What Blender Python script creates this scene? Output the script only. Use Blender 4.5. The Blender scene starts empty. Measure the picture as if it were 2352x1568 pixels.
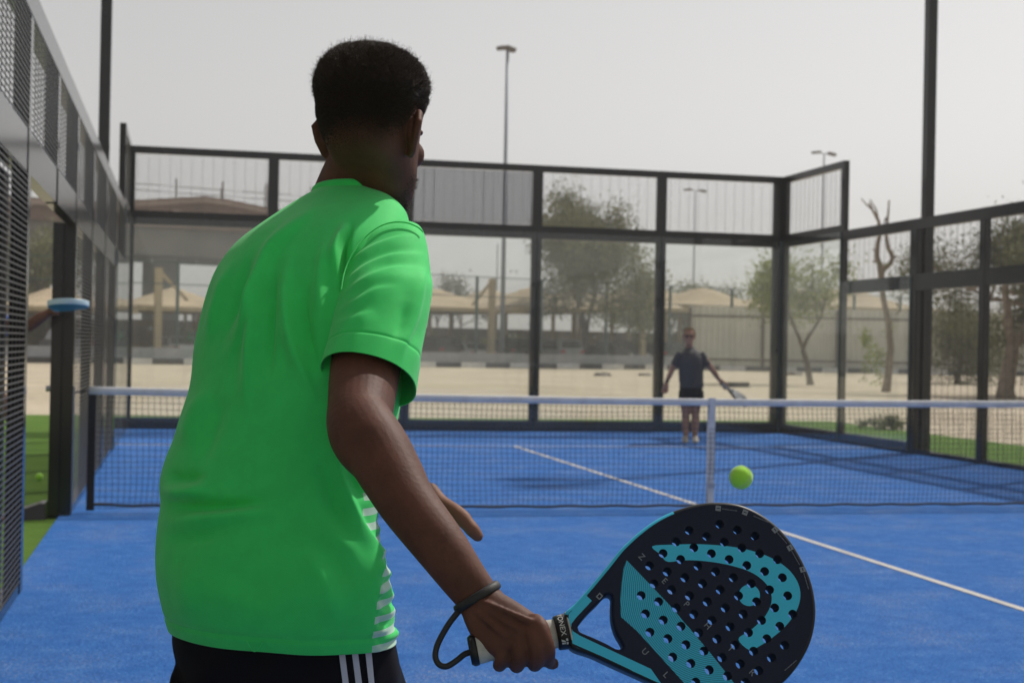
import bpy, bmesh, math, random
import numpy as np
from mathutils import Vector, Matrix
from mathutils.geometry import delaunay_2d_cdt

scene = bpy.context.scene
col = scene.collection
random.seed(7)
rng = np.random.default_rng(7)

# ------------------------------------------------------------------ camera
CAM = np.array([-4.1183, -10.8260, 1.2662])
YAW, PITCH, ROLL = 0.224605, 0.003430, 0.019527
FPX, IW, IH = 3297.86, 2352.0, 1568.0          # focal length in units of a 2352 px wide frame
def _axes():
    ca, sa, cb, sb, cc, sc = math.cos(YAW), math.sin(YAW), math.cos(PITCH), math.sin(PITCH), math.cos(ROLL), math.sin(ROLL)
    fw = np.array([sa*cb, ca*cb, sb]); rt = np.array([ca, -sa, 0.0]); up = np.cross(rt, fw)
    return cc*rt+sc*up, cc*up-sc*rt, fw
RT, UP, FW = _axes()
cd = bpy.data.cameras.new('camera'); cam = bpy.data.objects.new('camera', cd); col.objects.link(cam)
cd.sensor_width = 36.0; cd.sensor_fit = 'HORIZONTAL'; cd.lens = FPX/IW*36.0
cd.clip_start = 0.05; cd.clip_end = 5000
M = Matrix.Identity(4)
for i in range(3):
    M[i][0] = RT[i]; M[i][1] = UP[i]; M[i][2] = -FW[i]; M[i][3] = CAM[i]
cam.matrix_world = M
cd.dof.use_dof = True; cd.dof.focus_distance = 2.08; cd.dof.aperture_fstop = 9.0
scene.camera = cam

# ------------------------------------------------------------------ sky and sun
SUN = Vector((0.673, 0.447, 1.0)).normalized()
el = math.asin(SUN.z); az = math.atan2(SUN.x, SUN.y)
w = bpy.data.worlds.new('World'); scene.world = w; w.use_nodes = True
nt = w.node_tree; nt.nodes.clear()
sky = nt.nodes.new('ShaderNodeTexSky'); sky.sky_type = 'NISHITA'; sky.sun_disc = False
sky.sun_elevation = el; sky.sun_rotation = az
sky.air_density = 1.0; sky.dust_density = 1.6; sky.ozone_density = 1.0; sky.altitude = 10
hs = nt.nodes.new('ShaderNodeHueSaturation'); hs.inputs['Saturation'].default_value = 0.08
bg = nt.nodes.new('ShaderNodeBackground'); bg.inputs['Strength'].default_value = 0.097
wo = nt.nodes.new('ShaderNodeOutputWorld')
nt.links.new(sky.outputs[0], hs.inputs['Color']); wm = nt.nodes.new('ShaderNodeMix'); wm.data_type = 'RGBA'; wm.blend_type = 'MULTIPLY'; wm.inputs['Factor'].default_value = 1.0; wm.inputs['B'].default_value = (1.01, .993, .978, 1)   # desert dust in the air
nt.links.new(hs.outputs[0], wm.inputs['A']); nt.links.new(wm.outputs['Result'], bg.inputs[0]); nt.links.new(bg.outputs[0], wo.inputs[0])
sd = bpy.data.lights.new('sun', 'SUN'); so = bpy.data.objects.new('sun', sd); col.objects.link(so)
sd.energy = 2.9; sd.angle = math.radians(1.8); sd.color = (1.0, 0.95, 0.87)
so.rotation_euler = SUN.to_track_quat('Z', 'Y').to_euler()
so.location = (0, 0, 30)
vs = scene.view_settings
vs.view_transform = 'Standard'; vs.look = 'None'; vs.exposure = 0.12; vs.gamma = 1.0; vs.use_curve_mapping = False
scene.cycles.use_denoising = True
scene.cycles.max_bounces = 8; scene.cycles.transparent_max_bounces = 24
scene.cycles.sample_clamp_indirect = 4.0

# ------------------------------------------------------------------ picture <-> place helpers
def ray(x, y): return FW + RT*((x-IW/2)/FPX) - UP*((y-IH/2)/FPX)
def PT(x, y, D): return CAM + ray(x, y)*D
def on_ground(x, y, z=0.0):
    d = ray(x, y); return CAM + d*((z-CAM[2])/d[2])
def project(P):
    d = np.asarray(P)-CAM; z = d@FW
    return np.stack([IW/2+FPX*(d@RT)/z, IH/2-FPX*(d@UP)/z, z], -1)

# ------------------------------------------------------------------ object helpers
def tag(o, label=None, cat=None, group=None, kind=None):
    if label: o['label'] = label
    if cat: o['category'] = cat
    if group: o['group'] = group
    if kind: o['kind'] = kind
    return o
def empty(name, loc=(0, 0, 0), rz=0.0):
    o = bpy.data.objects.new(name, None); col.objects.link(o)
    o.location = loc; o.rotation_euler = (0, 0, rz); o.empty_display_size = 0.1
    return o
def link(name, me, mat=None, parent=None, smooth=False, loc=None, rz=None):
    o = bpy.data.objects.new(name, me); col.objects.link(o)
    if mat is not None and len(me.materials) == 0: me.materials.append(mat)
    if parent is not None: o.parent = parent
    if loc is not None: o.location = loc
    if rz is not None: o.rotation_euler = (0, 0, rz)
    if smooth: me.polygons.foreach_set('use_smooth', [True]*len(me.polygons))
    return o
def local_to(parent, me):
    """mesh given in world coordinates -> the parent's own frame (parents are only moved / turned about z)"""
    if parent is not None:
        r = Matrix.Rotation(-parent.rotation_euler[2], 4, 'Z') @ Matrix.Translation(-Vector(parent.location))
        me.transform(r)

class MB:
    """collects boxes, bars, tubes and lofts into one mesh"""
    def __init__(s): s.v = []; s.f = []; s.m = []; s.mi = 0
    def add(s, vs, fs):
        b = len(s.v); s.v += [tuple(map(float, p)) for p in vs]
        for f in fs: s.f.append(tuple(b+i for i in f)); s.m.append(s.mi)
        return s
    def box(s, a, b):
        x0, y0, z0 = a; x1, y1, z1 = b
        return s.add([(x0,y0,z0),(x1,y0,z0),(x1,y1,z0),(x0,y1,z0),(x0,y0,z1),(x1,y0,z1),(x1,y1,z1),(x0,y1,z1)],
                     [(0,3,2,1),(4,5,6,7),(0,1,5,4),(1,2,6,5),(2,3,7,6),(3,0,4,7)])
    def bar(s, p, q, w, h=None, up=(0, 0, 1), ends=True):
        p = np.array(p, float); q = np.array(q, float); h = w if h is None else h
        d = q-p; d /= np.linalg.norm(d); u = np.array(up, float)
        if abs(d@u) > .98: u = np.array([1.0, 0, 0])
        sx = np.cross(d, u); sx /= np.linalg.norm(sx); sy = np.cross(sx, d)
        c = [sx*w/2*i+sy*h/2*j for i, j in ((-1,-1),(1,-1),(1,1),(-1,1))]
        fs = [(0,1,5,4),(1,2,6,5),(2,3,7,6),(3,0,4,7)]
        if ends: fs += [(3,2,1,0),(4,5,6,7)]
        return s.add([p+k for k in c]+[q+k for k in c], fs)
    def tube(s, pts, rad, n=10, cap=True, ref=(0.31, 0.2, 0.93), flat=None):
        """pts: list of points; rad: list of radii or (ra, rb); ra runs along flat (projected)"""
        P = np.array(pts, float); k = len(P)
        T = np.gradient(P, axis=0); T /= np.linalg.norm(T, axis=1)[:, None]+1e-12
        rr = [r if isinstance(r, (tuple, list, np.ndarray)) else (r, r) for r in (rad if hasattr(rad, '__len__') else [rad]*k)]
        u = np.array(flat if flat is not None else ref, float)
        vs = []
        for i in range(k):
            a = u-(u@T[i])*T[i]; a /= np.linalg.norm(a)+1e-12
            if flat is None: u = a
            b = np.cross(T[i], a)
            for j in range(n):
                t = 2*math.pi*j/n
                vs.append(P[i]+a*rr[i][0]*math.cos(t)+b*rr[i][1]*math.sin(t))
        fs = []
        for i in range(k-1):
            for j in range(n):
                fs.append((i*n+j, i*n+(j+1) % n, (i+1)*n+(j+1) % n, (i+1)*n+j))
        if cap: fs += [tuple(range(n-1, -1, -1)), tuple(range((k-1)*n, k*n))]
        return s.add(vs, fs)
    def loft(s, rings, cap=(True, True)):
        n = len(rings[0]); k = len(rings); vs = [p for r in rings for p in r]; fs = []
        for i in range(k-1):
            for j in range(n):
                fs.append((i*n+j, i*n+(j+1) % n, (i+1)*n+(j+1) % n, (i+1)*n+j))
        if cap[0]: fs.append(tuple(range(n-1, -1, -1)))
        if cap[1]: fs.append(tuple(range((k-1)*n, k*n)))
        return s.add(vs, fs)
    def ball(s, c, r, n=16, m=10, ax=None):
        c = np.array(c, float); r = np.array(r if hasattr(r, '__len__') else (r, r, r), float)
        A = np.eye(3) if ax is None else np.array(ax, float)   # rows are the axes
        rings = []
        for i in range(1, m):
            p = math.pi*i/m
            rings.append([c+(np.array([r[0]*math.sin(p)*math.cos(t), r[1]*math.sin(p)*math.sin(t), -r[2]*math.cos(p)])@A)
                          for t in np.linspace(0, 2*math.pi, n, endpoint=False)])
        return s.loft(rings)
    def quad(s, a, b, c, d): return s.add([a, b, c, d], [(0, 1, 2, 3)])
    def mesh(s, name, mats=None):
        me = bpy.data.meshes.new(name); me.from_pydata(s.v, [], s.f)
        if mats:
            for m in mats: me.materials.append(m)
            me.polygons.foreach_set('material_index', s.m)
        me.update(); return me
    def build(s, name, mat, parent=None, smooth=False, world=True):
        me = s.mesh(name, mat if isinstance(mat, (list, tuple)) else [mat])
        if world: local_to(parent, me)
        return link(name, me, None, parent, smooth)

def crom(keys, n):
    """Catmull-Rom resample of key rows to n rows"""
    K = np.array(keys, float); k = len(K); out = []
    for t in np.linspace(0, k-1, n):
        i = min(int(t), k-2); f = t-i
        p0, p1, p2, p3 = K[max(i-1, 0)], K[i], K[i+1], K[min(i+2, k-1)]
        out.append(.5*((2*p1)+(-p0+p2)*f+(2*p0-5*p1+4*p2-p3)*f*f+(-p0+3*p1-3*p2+p3)*f**3))
    return np.array(out)

# ------------------------------------------------------------------ materials
def lin(r, g, b): return tuple(((c/255)/12.92 if c/255 <= .04045 else ((c/255+.055)/1.055)**2.4) for c in (r, g, b))
def mat(name, c, rough=.6, metal=0.0, spec=.5, var=None, bump=None, c2=None, coat=0.0, sheen=0.0, trans=0.0, coord='Object'):
    """var=(scale, amount): value mottling; c2: second colour mixed by the same noise; bump=(scale, strength, distance)"""
    m = bpy.data.materials.new(name); m.use_nodes = True; n = m.node_tree.nodes; l = m.node_tree.links
    p = n['Principled BSDF']; p.inputs['Base Color'].default_value = (*c, 1); p.inputs['Roughness'].default_value = rough
    p.inputs['Metallic'].default_value = metal; p.inputs['Specular IOR Level'].default_value = spec
    if coat: p.inputs['Coat Weight'].default_value = coat; p.inputs['Coat Roughness'].default_value = .08
    if sheen: p.inputs['Sheen Weight'].default_value = sheen
    if var or bump:
        tc = n.new('ShaderNodeTexCoord')
    if var:
        t = n.new('ShaderNodeTexNoise'); t.inputs['Scale'].default_value = var[0]; t.inputs['Detail'].default_value = 6; t.inputs['Roughness'].default_value = .62
        l.new(tc.outputs[coord], t.inputs['Vector'])
        cr = n.new('ShaderNodeValToRGB'); a = var[1]
        k2 = c2 if c2 else tuple(min(1, x*(1+a)) for x in c); k1 = c if c2 else tuple(x*(1-a) for x in c)
        cr.color_ramp.elements[0].color = (*k1, 1); cr.color_ramp.elements[1].color = (*k2, 1)
        cr.color_ramp.elements[0].position = .34; cr.color_ramp.elements[1].position = .68
        l.new(t.outputs[0], cr.inputs[0]); l.new(cr.outputs[0], p.inputs['Base Color'])
    if bump:
        t2 = n.new('ShaderNodeTexNoise'); t2.inputs['Scale'].default_value = bump[0]; t2.inputs['Detail'].default_value = 5
        l.new(tc.outputs[coord], t2.inputs['Vector'])
        b = n.new('ShaderNodeBump'); b.inputs['Strength'].default_value = bump[1]; b.inputs['Distance'].default_value = bump[2]
        l.new(t2.outputs[0], b.inputs['Height']); l.new(b.outputs[0], p.inputs['Normal'])
    return m
def glass_mat(name, tint, rough=.01, ior=1.45, dirt=.0):
    m = bpy.data.materials.new(name); m.use_nodes = True; n = m.node_tree.nodes; l = m.node_tree.links; n.clear()
    t = n.new('ShaderNodeBsdfTransparent'); t.inputs[0].default_value = (*tint, 1)
    g = n.new('ShaderNodeBsdfGlossy'); g.inputs['Roughness'].default_value = rough
    ge = n.new('ShaderNodeNewGeometry'); dt = n.new('ShaderNodeVectorMath'); dt.operation = 'DOT_PRODUCT'
    l.new(ge.outputs['Normal'], dt.inputs[0]); l.new(ge.outputs['Incoming'], dt.inputs[1])
    def mth(op, a, b=None, c=None):
        q = n.new('ShaderNodeMath'); q.operation = op
        for i, x in enumerate((a, b, c)):
            if x is None: continue
            if isinstance(x, (int, float)): q.inputs[i].default_value = x
            else: l.new(x, q.inputs[i])
        return q.outputs[0]
    fo = mth('MULTIPLY_ADD', mth('POWER', mth('SUBTRACT', 1.0, mth('ABSOLUTE', dt.outputs['Value'])), 5.0), .93, .04)   # Schlick
    mx = n.new('ShaderNodeMixShader'); o = n.new('ShaderNodeOutputMaterial')
    l.new(fo, mx.inputs[0]); l.new(t.outputs[0], mx.inputs[1]); l.new(g.outputs[0], mx.inputs[2])
    last = mx
    if dirt:
        d1 = n.new('ShaderNodeBsdfDiffuse'); d1.inputs[0].default_value = (.75, .73, .68, 1); d2 = n.new('ShaderNodeBsdfTranslucent'); d2.inputs[0].default_value = (.75, .73, .68, 1)
        d = n.new('ShaderNodeMixShader'); d.inputs[0].default_value = .5; l.new(d1.outputs[0], d.inputs[1]); l.new(d2.outputs[0], d.inputs[2])
        tc = n.new('ShaderNodeTexCoord'); ns = n.new('ShaderNodeTexNoise'); ns.inputs['Scale'].default_value = 1.4; ns.inputs['Detail'].default_value = 7
        mr = n.new('ShaderNodeMapRange'); mr.inputs['From Min'].default_value = .3; mr.inputs['From Max'].default_value = .75
        mr.inputs['To Min'].default_value = dirt*.4; mr.inputs['To Max'].default_value = dirt*1.6
        l.new(tc.outputs['Object'], ns.inputs['Vector']); l.new(ns.outputs[0], mr.inputs[0])
        m2 = n.new('ShaderNodeMixShader'); l.new(mr.outputs[0], m2.inputs[0]); l.new(mx.outputs[0], m2.inputs[1]); l.new(d.outputs[0], m2.inputs[2]); last = m2
    l.new(last.outputs[0], o.inputs[0])
    return m

MT = {}
MT['frame'] = mat('black_powder_coat', (.012, .0122, .0132), .17, spec=.5, var=(3, .25))
MT['wire'] = mat('dark_wire', (.065, .062, .058), .38, spec=.55)
MT['steel'] = mat('zinc_steel', (.45, .45, .46), .35, metal=.9)
MT['glass'] = glass_mat('court_glass', (.965, .98, .97), dirt=.04)
MT['glass_edge'] = mat('glass_edge', (.10, .19, .17), .15)
MT['netcord'] = mat('net_cord', (.012, .012, .016), .8)
MT['tape'] = mat('white_net_tape', (.70, .71, .75), .75, var=(9, .12))
MT['netpost'] = mat('dark_green_post', (.012, .022, .02), .4)
MT['conc'] = mat('grey_concrete', (.46, .465, .47), .85, var=(1.2, .18), bump=(12, .3, .01))
MT['kerb_black'] = mat('kerb_black_paint', (.035, .036, .04), .7, var=(4, .3))
MT['kerb_white'] = mat('kerb_white_paint', (.72, .72, .70), .75, var=(3, .15))
MT['beige'] = mat('beige_canvas', (.46, .36, .235), .85, var=(.5, .14))
MT['beige_steel'] = mat('beige_painted_steel', (.56, .44, .25), .6, var=(1, .1))
MT['green_steel'] = mat('green_painted_steel', (.02, .075, .072), .5)
MT['corr'] = mat('cream_sheet_metal', (.60, .59, .51), .6, var=(.6, .1))
MT['rail_brown'] = mat('brown_rail', (.12, .095, .075), .7)
MT['grey_pole'] = mat('grey_galvanised_pole', (.22, .25, .30), .5, metal=.3)
MT['bark'] = mat('bark', (.115, .085, .06), .9, var=(6, .35), bump=(18, .6, .02))
MT['bark_pale'] = mat('pale_bark', (.27, .21, .155), .9, var=(5, .3), bump=(16, .6, .02))

# ================================================================== ground
def sheet(name, x0, y0, x1, y1, z, m, holes=None):
    me = MB().quad((x0, y0, z), (x1, y0, z), (x1, y1, z), (x0, y1, z)).mesh(name, [m]); return link(name, me)
def ground_mat(name, stops, scale, bump, wt=.45, sand=None):
    """stops: list of (pos, colour); two octaves of noise mixed"""
    m = bpy.data.materials.new(name); m.use_nodes = True; n = m.node_tree.nodes; l = m.node_tree.links
    p = n['Principled BSDF']; p.inputs['Roughness'].default_value = .95; p.inputs['Specular IOR Level'].default_value = .15
    tc = n.new('ShaderNodeTexCoord')
    a = n.new('ShaderNodeTexNoise'); a.inputs['Scale'].default_value = scale[0]; a.inputs['Detail'].default_value = 8; a.inputs['Roughness'].default_value = .65
    b = n.new('ShaderNodeTexNoise'); b.inputs['Scale'].default_value = scale[1]; b.inputs['Detail'].default_value = 4; b.inputs['Roughness'].default_value = .7
    l.new(tc.outputs['Object'], a.inputs['Vector']); l.new(tc.outputs['Object'], b.inputs['Vector'])
    mx = n.new('ShaderNodeMath'); mx.operation = 'MULTIPLY_ADD'; mx.inputs[1].default_value = wt
    ad = n.new('ShaderNodeMath'); ad.operation = 'MULTIPLY'; ad.inputs[1].default_value = 1-wt
    l.new(a.outputs[0], ad.inputs[0]); l.new(b.outputs[0], mx.inputs[0]); l.new(ad.outputs[0], mx.inputs[2])
    cr = n.new('ShaderNodeValToRGB'); e = cr.color_ramp.elements
    e[0].position, e[0].color = stops[0][0], (*stops[0][1], 1); e[1].position, e[1].color = stops[-1][0], (*stops[-1][1], 1)
    for q, c in stops[1:-1]:
        k = e.new(q); k.color = (*c, 1)
    l.new(mx.outputs[0], cr.inputs[0]); l.new(cr.outputs[0], p.inputs['Base Color'])
    if sand:      # loose sand lying in thin drifts and grains
        def nz(sc, lo, hi, det):
            t = n.new('ShaderNodeTexNoise'); t.inputs['Scale'].default_value = sc; t.inputs['Detail'].default_value = det; l.new(tc.outputs['Object'], t.inputs['Vector'])
            r = n.new('ShaderNodeMapRange'); r.interpolation_type = 'SMOOTHSTEP'; r.inputs['From Min'].default_value = lo; r.inputs['From Max'].default_value = hi; l.new(t.outputs[0], r.inputs[0]); return r.outputs[0]
        k1, k2 = nz(2.1, .42, .78, 6), nz(70.0, .52, .74, 3)
        mm = n.new('ShaderNodeMath'); mm.operation = 'MULTIPLY'; l.new(k1, mm.inputs[0]); l.new(k2, mm.inputs[1])
        ma = n.new('ShaderNodeMath'); ma.operation = 'MULTIPLY_ADD'; l.new(k1, ma.inputs[0]); ma.inputs[1].default_value = .06; l.new(mm.outputs[0], ma.inputs[2])
        mc = n.new('ShaderNodeMix'); mc.data_type = 'RGBA'; l.new(ma.outputs[0], mc.inputs['Factor']); l.new(cr.outputs[0], mc.inputs['A']); mc.inputs['B'].default_value = (*sand, 1); l.new(mc.outputs['Result'], p.inputs['Base Color'])
    bp = n.new('ShaderNodeBump'); bp.inputs['Strength'].default_value = bump[0]; bp.inputs['Distance'].default_value = bump[1]
    l.new(b.outputs[0], bp.inputs['Height']); l.new(bp.outputs[0], p.inputs['Normal'])
    return m
MT['sand'] = ground_mat('desert_sand', [(.36, (.38, .32, .235)), (.5, (.50, .43, .325)), (.64, (.59, .515, .40))], (.22, 5.0), (.5, .05))
MT['grass'] = ground_mat('artificial_grass', [(.34, (.065, .135, .018)), (.5, (.10, .195, .028)), (.66, (.14, .25, .045))], (1.3, 160.0), (.9, .012))
MT['turf'] = ground_mat('blue_court_turf', [(.35, (.016, .080, .30)), (.45, (.028, .128, .43)), (.54, (.042, .170, .50)), (.61, (.085, .23, .54)), (.69, (.28, .38, .54))], (9.0, 62.0), (1.0, .014), .66, (.40, .42, .46))
XL, XR, YB = -4.87, 4.97, 10.15
tag(sheet('ground', -600, -500, 700, 900, -0.035, MT['sand']), 'pale desert sand around the court reaching to the road', kind='structure')
tag(sheet('grass', -9.5, -14.5, 7.7, 14.1, -0.016, MT['grass']), 'green artificial grass strip around the blue court', kind='structure')
court = tag(sheet('court_floor', XL-.09, -YB-.05, XR+.05, YB+.05, 0.0, MT['turf']), 'sandy blue artificial turf of the padel court', kind='structure')
MT['line'] = ground_mat('white_line_turf', [(.33, (.42, .42, .42)), (.5, (.60, .58, .55)), (.66, (.70, .68, .64))], (3, 90), (.6, .006))
for a in ((XL, 6.925, XR, 6.975), (-.025, -6.95, .025, 6.921), (XL, -6.975, XR, -6.9545)):
    me = MB().quad((a[0], a[1], .004), (a[2], a[1], .004), (a[2], a[3], .004), (a[0], a[3], .004)).mesh('line_marking', [MT['line']])
    o = link('line_marking', me, None, court)

# ================================================================== enclosure
def wire_panel(p0, du, dz_, wu, wz, pitch=.15, r=.0045, hp=.030, rh=None):
    """welded mesh: p0 lower corner, du unit vector along, wu width, wz height"""
    b = MB(); p0 = np.array(p0, float); du = np.array(du, float); z = np.array([0, 0, 1.0])
    nn = np.cross(du, z)
    k = int(wu/pitch)
    for i in range(k+1):
        q = p0+du*((wu-k*pitch)/2+i*pitch); b.bar(q, q+z*wz, r*.7, r*.7, up=tuple(nn), ends=False)
    k = int(wz/hp)
    for i in range(k+1):
        q = p0+z*((wz-k*hp)/2+i*hp)+nn*(r+(rh or r))*.51; b.bar(q, q+du*wu, r, rh or r, ends=False)
    return b
def pane_part(parent, p0, du, wu, wz, th=.012, clips=True):
    du = np.array(du, float); z = np.array([0, 0, 1.0]); nn = np.cross(du, z); p0 = np.array(p0, float)
    b = MB(); c = [p0, p0+du*wu, p0+du*wu+z*wz, p0+z*wz]
    vs = [q-nn*th/2 for q in c]+[q+nn*th/2 for q in c]
    b.mi = 0; b.add(vs, [(0,1,2,3),(7,6,5,4)]); b.mi = 1; b.add(vs, [(0,4,5,1),(1,5,6,2),(2,6,7,3),(3,7,4,0)])
    o = b.build('glass_pane', [MT['glass'], MT['glass_edge']], parent)
    if clips:
        for (a, h) in ((.06, .12), (wu-.06, .12), (.06, wz/2), (wu-.06, wz/2), (.06, wz-.06), (wu-.06, wz-.06), (wu/2, .1), (wu/2, wz-.06)):
            q = p0+du*a+z*h
            MB().tube([q-nn*(th/2+.008), q+nn*(th/2+.008)], [.022, .022], 12).build('glass_bolt', MT['steel'], o)
    return o
def member(parent, name, a, b, m='frame'):
    return MB().box(tuple(min(x, y) for x, y in zip(a, b)), tuple(max(x, y) for x, y in zip(a, b))).build(name, MT[m], parent)

# ---- far glass wall
bw = tag(empty('glass_wall', (0, YB, 0)), 'black framed glass back wall with wire mesh along its top, behind the net', 'glass wall')
PX = [XL+(XR-XL)*k/5 for k in range(6)]
fy0, fy1 = YB+.012, YB+.092
for i, x in enumerate(PX):
    hw = .075 if 0 < i < 5 else .035
    x0 = x-hw if i else x-.035; x1 = x+hw if i < 5 else x+.035
    if i == 5: x0 = x-.12
    member(bw, 'post', (x0, fy0, 0), (x1, fy1, 3.90))
member(bw, 'top_beam', (XL-.035, fy0-.003, 3.90), (XR+.035, fy1+.003, 4.0))
for i in range(5):
    a, b = PX[i]+(.075 if i else .035), PX[i+1]-(.075 if i < 4 else .12)
    member(bw, 'middle_beam', (a, fy0+.004, 2.89), (b, fy1-.004, 3.09))
    member(bw, 'base_beam', (a, fy0+.004, 0), (b, fy1-.004, .16))
    wire_panel((a, YB+.03, 3.09), (1, 0, 0), None, b-a, .81).build('wire_mesh', MT['wire'], bw)
    pane_part(bw, (PX[i]+.006, YB, .02), (1, 0, 0), PX[i+1]-PX[i]-.012, 2.97)
# ribbed pale screen tied behind one top panel
b = MB(); a0, a1 = PX[2]+.08, PX[3]-.08
for k in range(46):
    x = a0+(a1-a0)*(k+.5)/46; b.box((x-.0125, YB+.064, 3.10), (x+.0125, YB+.07, 3.89))
tag(b.build('slatted_screen', mat('pale_grey_slats', (.40, .39, .385), .7)), 'pale grey slatted screen tied behind the mesh above the back wall', 'screen')

# ---- side fences
def side(sgn, X, name, label, posts, ups, door):
    """sgn -1: left.  mesh on the inner face, rectangular posts outside it"""
    root = tag(empty(name, (X, 0, 0)), label, 'fence')
    o0, o1 = X+sgn*.012, X+sgn*.092
    xs = lambda a, b: (min(a, b), max(a, b))
    ax, bx = xs(o0, o1)
    du = (0, 1, 0)
    # stepped glass corner
    for (ya, yb, hg) in ((YB-2.08, YB-.006, 2.97), (YB-4.12, YB-2.09, 2.25)):
        pane_part(root, (X, ya, .02), du, yb-ya, hg)
    y8, y6 = YB-2.085, YB-4.13
    member(root, 'post', (ax, y8-.05, 0), (bx, y8+.05, 4.0))
    member(root, 'post', (ax+.002, fy0-.12, .14), (bx-.002, fy0-.002, 3.90))
    member(root, 'top_beam', (ax, y8+.05, 3.90), (bx, fy0, 4.0))
    member(root, 'middle_beam', (ax+.004, y8+.05, 2.89), (bx-.004, fy0-.121, 3.09))
    member(root, 'base_beam', (ax+.004, y8+.05, 0), (bx-.004, fy0, .14))
    wire_panel((X+sgn*.03, y8+.05, 3.09), du, None, fy0-y8-.171, .81).build('wire_mesh', MT['wire'], root)
    member(root, 'post', (ax, y6-.11, 0), (bx, y6+.06, 2.86))
    member(root, 'middle_beam', (ax+.004, y6+.06, 2.10), (bx-.004, y8-.05, 2.28))
    member(root, 'base_beam', (ax+.004, y6+.06, 0), (bx-.004, y8-.05, .14))
    wire_panel((X+sgn*.004, y6+.06, 2.28), du, None, y8-y6-.11, .58).build('wire_mesh', MT['wire'], root)
    ylow = -9.6
    member(root, 'top_beam', (ax-.003, ylow, 2.86), (bx+.003, y8-.05, 3.0))
    ys = [y6]+posts
    for i, y in enumerate(posts):
        zb = 0 if y not in ups else 2.29
        member(root, 'post', (ax, y-.06, zb), (bx, y+.06, 2.86))
    for i in range(len(ys)-1):
        yb, ya = ys[i]-(.11 if i == 0 else .06), ys[i+1]+.06
        if door[0] <= ya-.05 and yb <= door[1]+.12 and door[0] < ya: zlo = None
        else: zlo = .0
        indoor = (ya+yb)/2 > door[0] and (ya+yb)/2 < door[1]
        member(root, 'middle_beam', (ax+.004, ya, 2.08), (bx-.004, yb, 2.29))
        wire_panel((X+sgn*.022, ya, 2.29), du, None, yb-ya, .57, .15, .0055, .029, .0050 if sgn > 0 else .0072).build('wire_mesh', MT['wire'], root)
        if not indoor:
            member(root, 'base_beam', (ax+.004, ya, 0), (bx-.004, yb, .05))
            wire_panel((X+sgn*.022, ya, .05), du, None, yb-ya, 2.03, .15, .0055, .029, .0050 if sgn > 0 else .0072).build('wire_mesh', MT['wire'], root)
    return root
lf = side(-1, XL, 'mesh_fence', 'wire mesh side fence with an open doorway beside the net post',
          [3.85, 1.80, -.08, -1.72, -3.33, -4.95, -6.6, -8.2, -9.6], {-1.72}, (-3.3, -.1))
rf = side(1, XR, 'mesh_fence', 'dark wire mesh and glass side fence standing in front of the big trees',
          [4.36, 2.70, 1.0, -.6, -2.3, -4.0, -6.0, -8.0, -9.6], set(), (99, 100))
# wide door jamb and door leaf folded outward beside the doorway
MB().box((XL-.165, -.20, 0), (XL-.094, -.04, 2.08)).build('door_jamb', MT['frame'], lf)
MB().box((XL-.165, -.036, .03), (XL-.098, .012, 1.9)).build('door_jamb', MT['frame'], lf)

# sliding door leaf of upright black slats parked behind the near panel
dl = tag(empty('sliding_door', (XL-.13, -4.2, 0)), 'black slatted sliding door parked behind the near mesh panel', 'door')
for z in (.06, 1.0, 2.0): MB().box((XL-.15, -5.6, z), (XL-.115, -3.36, z+.06)).build('door_rail', MT['frame'], dl)
for k in range(45):
    y = -5.6+k*.05; MB().box((XL-.113, y, .05), (XL-.105, y+.040, 2.06)).build('slat', MT['frame'], dl)
# ---- floodlight poles
def light_pole(x, y, label, sg):
    r = tag(empty('light_pole', (x, y, 0)), label, 'light pole', 'floodlight poles of the court')
    MB().box((x-.06, y-.06, 0), (x+.06, y+.06, 8.2)).build('pole', MT['frame'], r)
    MB().box((x-.14, y-.14, 0), (x+.14, y+.14, .025)).build('base_plate', MT['frame'], r)
    MB().bar((x, y-.5, 8.26), (x, y+.5, 8.26), .09).build('cross_arm', MT['frame'], r)
    for k in (-.33, .33):
        MB().bar((x-sg*.1, y+k, 8.36), (x-sg*.62, y+k, 8.44), .40, .09).build('lamp_head', MT['frame'], r)
    return r
light_pole(XR+.17, 5.93, 'tall dark square pole rising behind the mesh fence near the trees', 1)
light_pole(XL-.17, 5.98, 'tall black square pole rising behind the fence with the doorway', -1)
# small bracket and cable clip on the fence top
tag(MB().tube([(XR+.06, 6.9, 3.0), (XR+.06, 6.85, 3.09), (XR+.06, 6.8, 3.0)], [.008]*3, 6).build('cable_loop', MT['frame']), 'small dark cable loop on top of the fence beside the pole', 'cable')

# ================================================================== net
def net_z(x): return .88+.04*min(1, abs(x)/5)**2
NL, NR = -4.78, 4.9
net = tag(empty('padel_net', (0, 0, 0)), 'black court net with white top tape stretched across the blue court', 'net')
b = MB(); n = int((NR-NL)/.042)
for i in range(n+1):
    x = NL+(NR-NL)*i/n; zt = net_z(x)-.03
    pts = []
    for j in range(9):
        t = j/8; pts.append((x+.006*math.sin(x*9+t*5)+.012*math.sin(x*1.3+t*3)*t, -.035*math.sin(math.pi*t)*(.6+.4*math.sin(x*.8+1))+.004*math.sin(x*30+j), zt*(1-t)+.035*t))
    b.tube(pts, [.0021]*9, 3, cap=False)
for j in range(21):
    t = j/20; pts = []
    for i in range(121):
        x = NL+(NR-NL)*i/120
        pts.append((x, -.035*math.sin(math.pi*t)*(.6+.4*math.sin(x*.8+1)), (net_z(x)-.03)*(1-t)+.035*t+.005*math.sin(x*3+j)))
    b.tube(pts, [.0021]*121, 3, cap=False)
tag(b.build('net_mesh', MT['netcord'], net), kind='stuff')
b = MB(); rings = []
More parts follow.
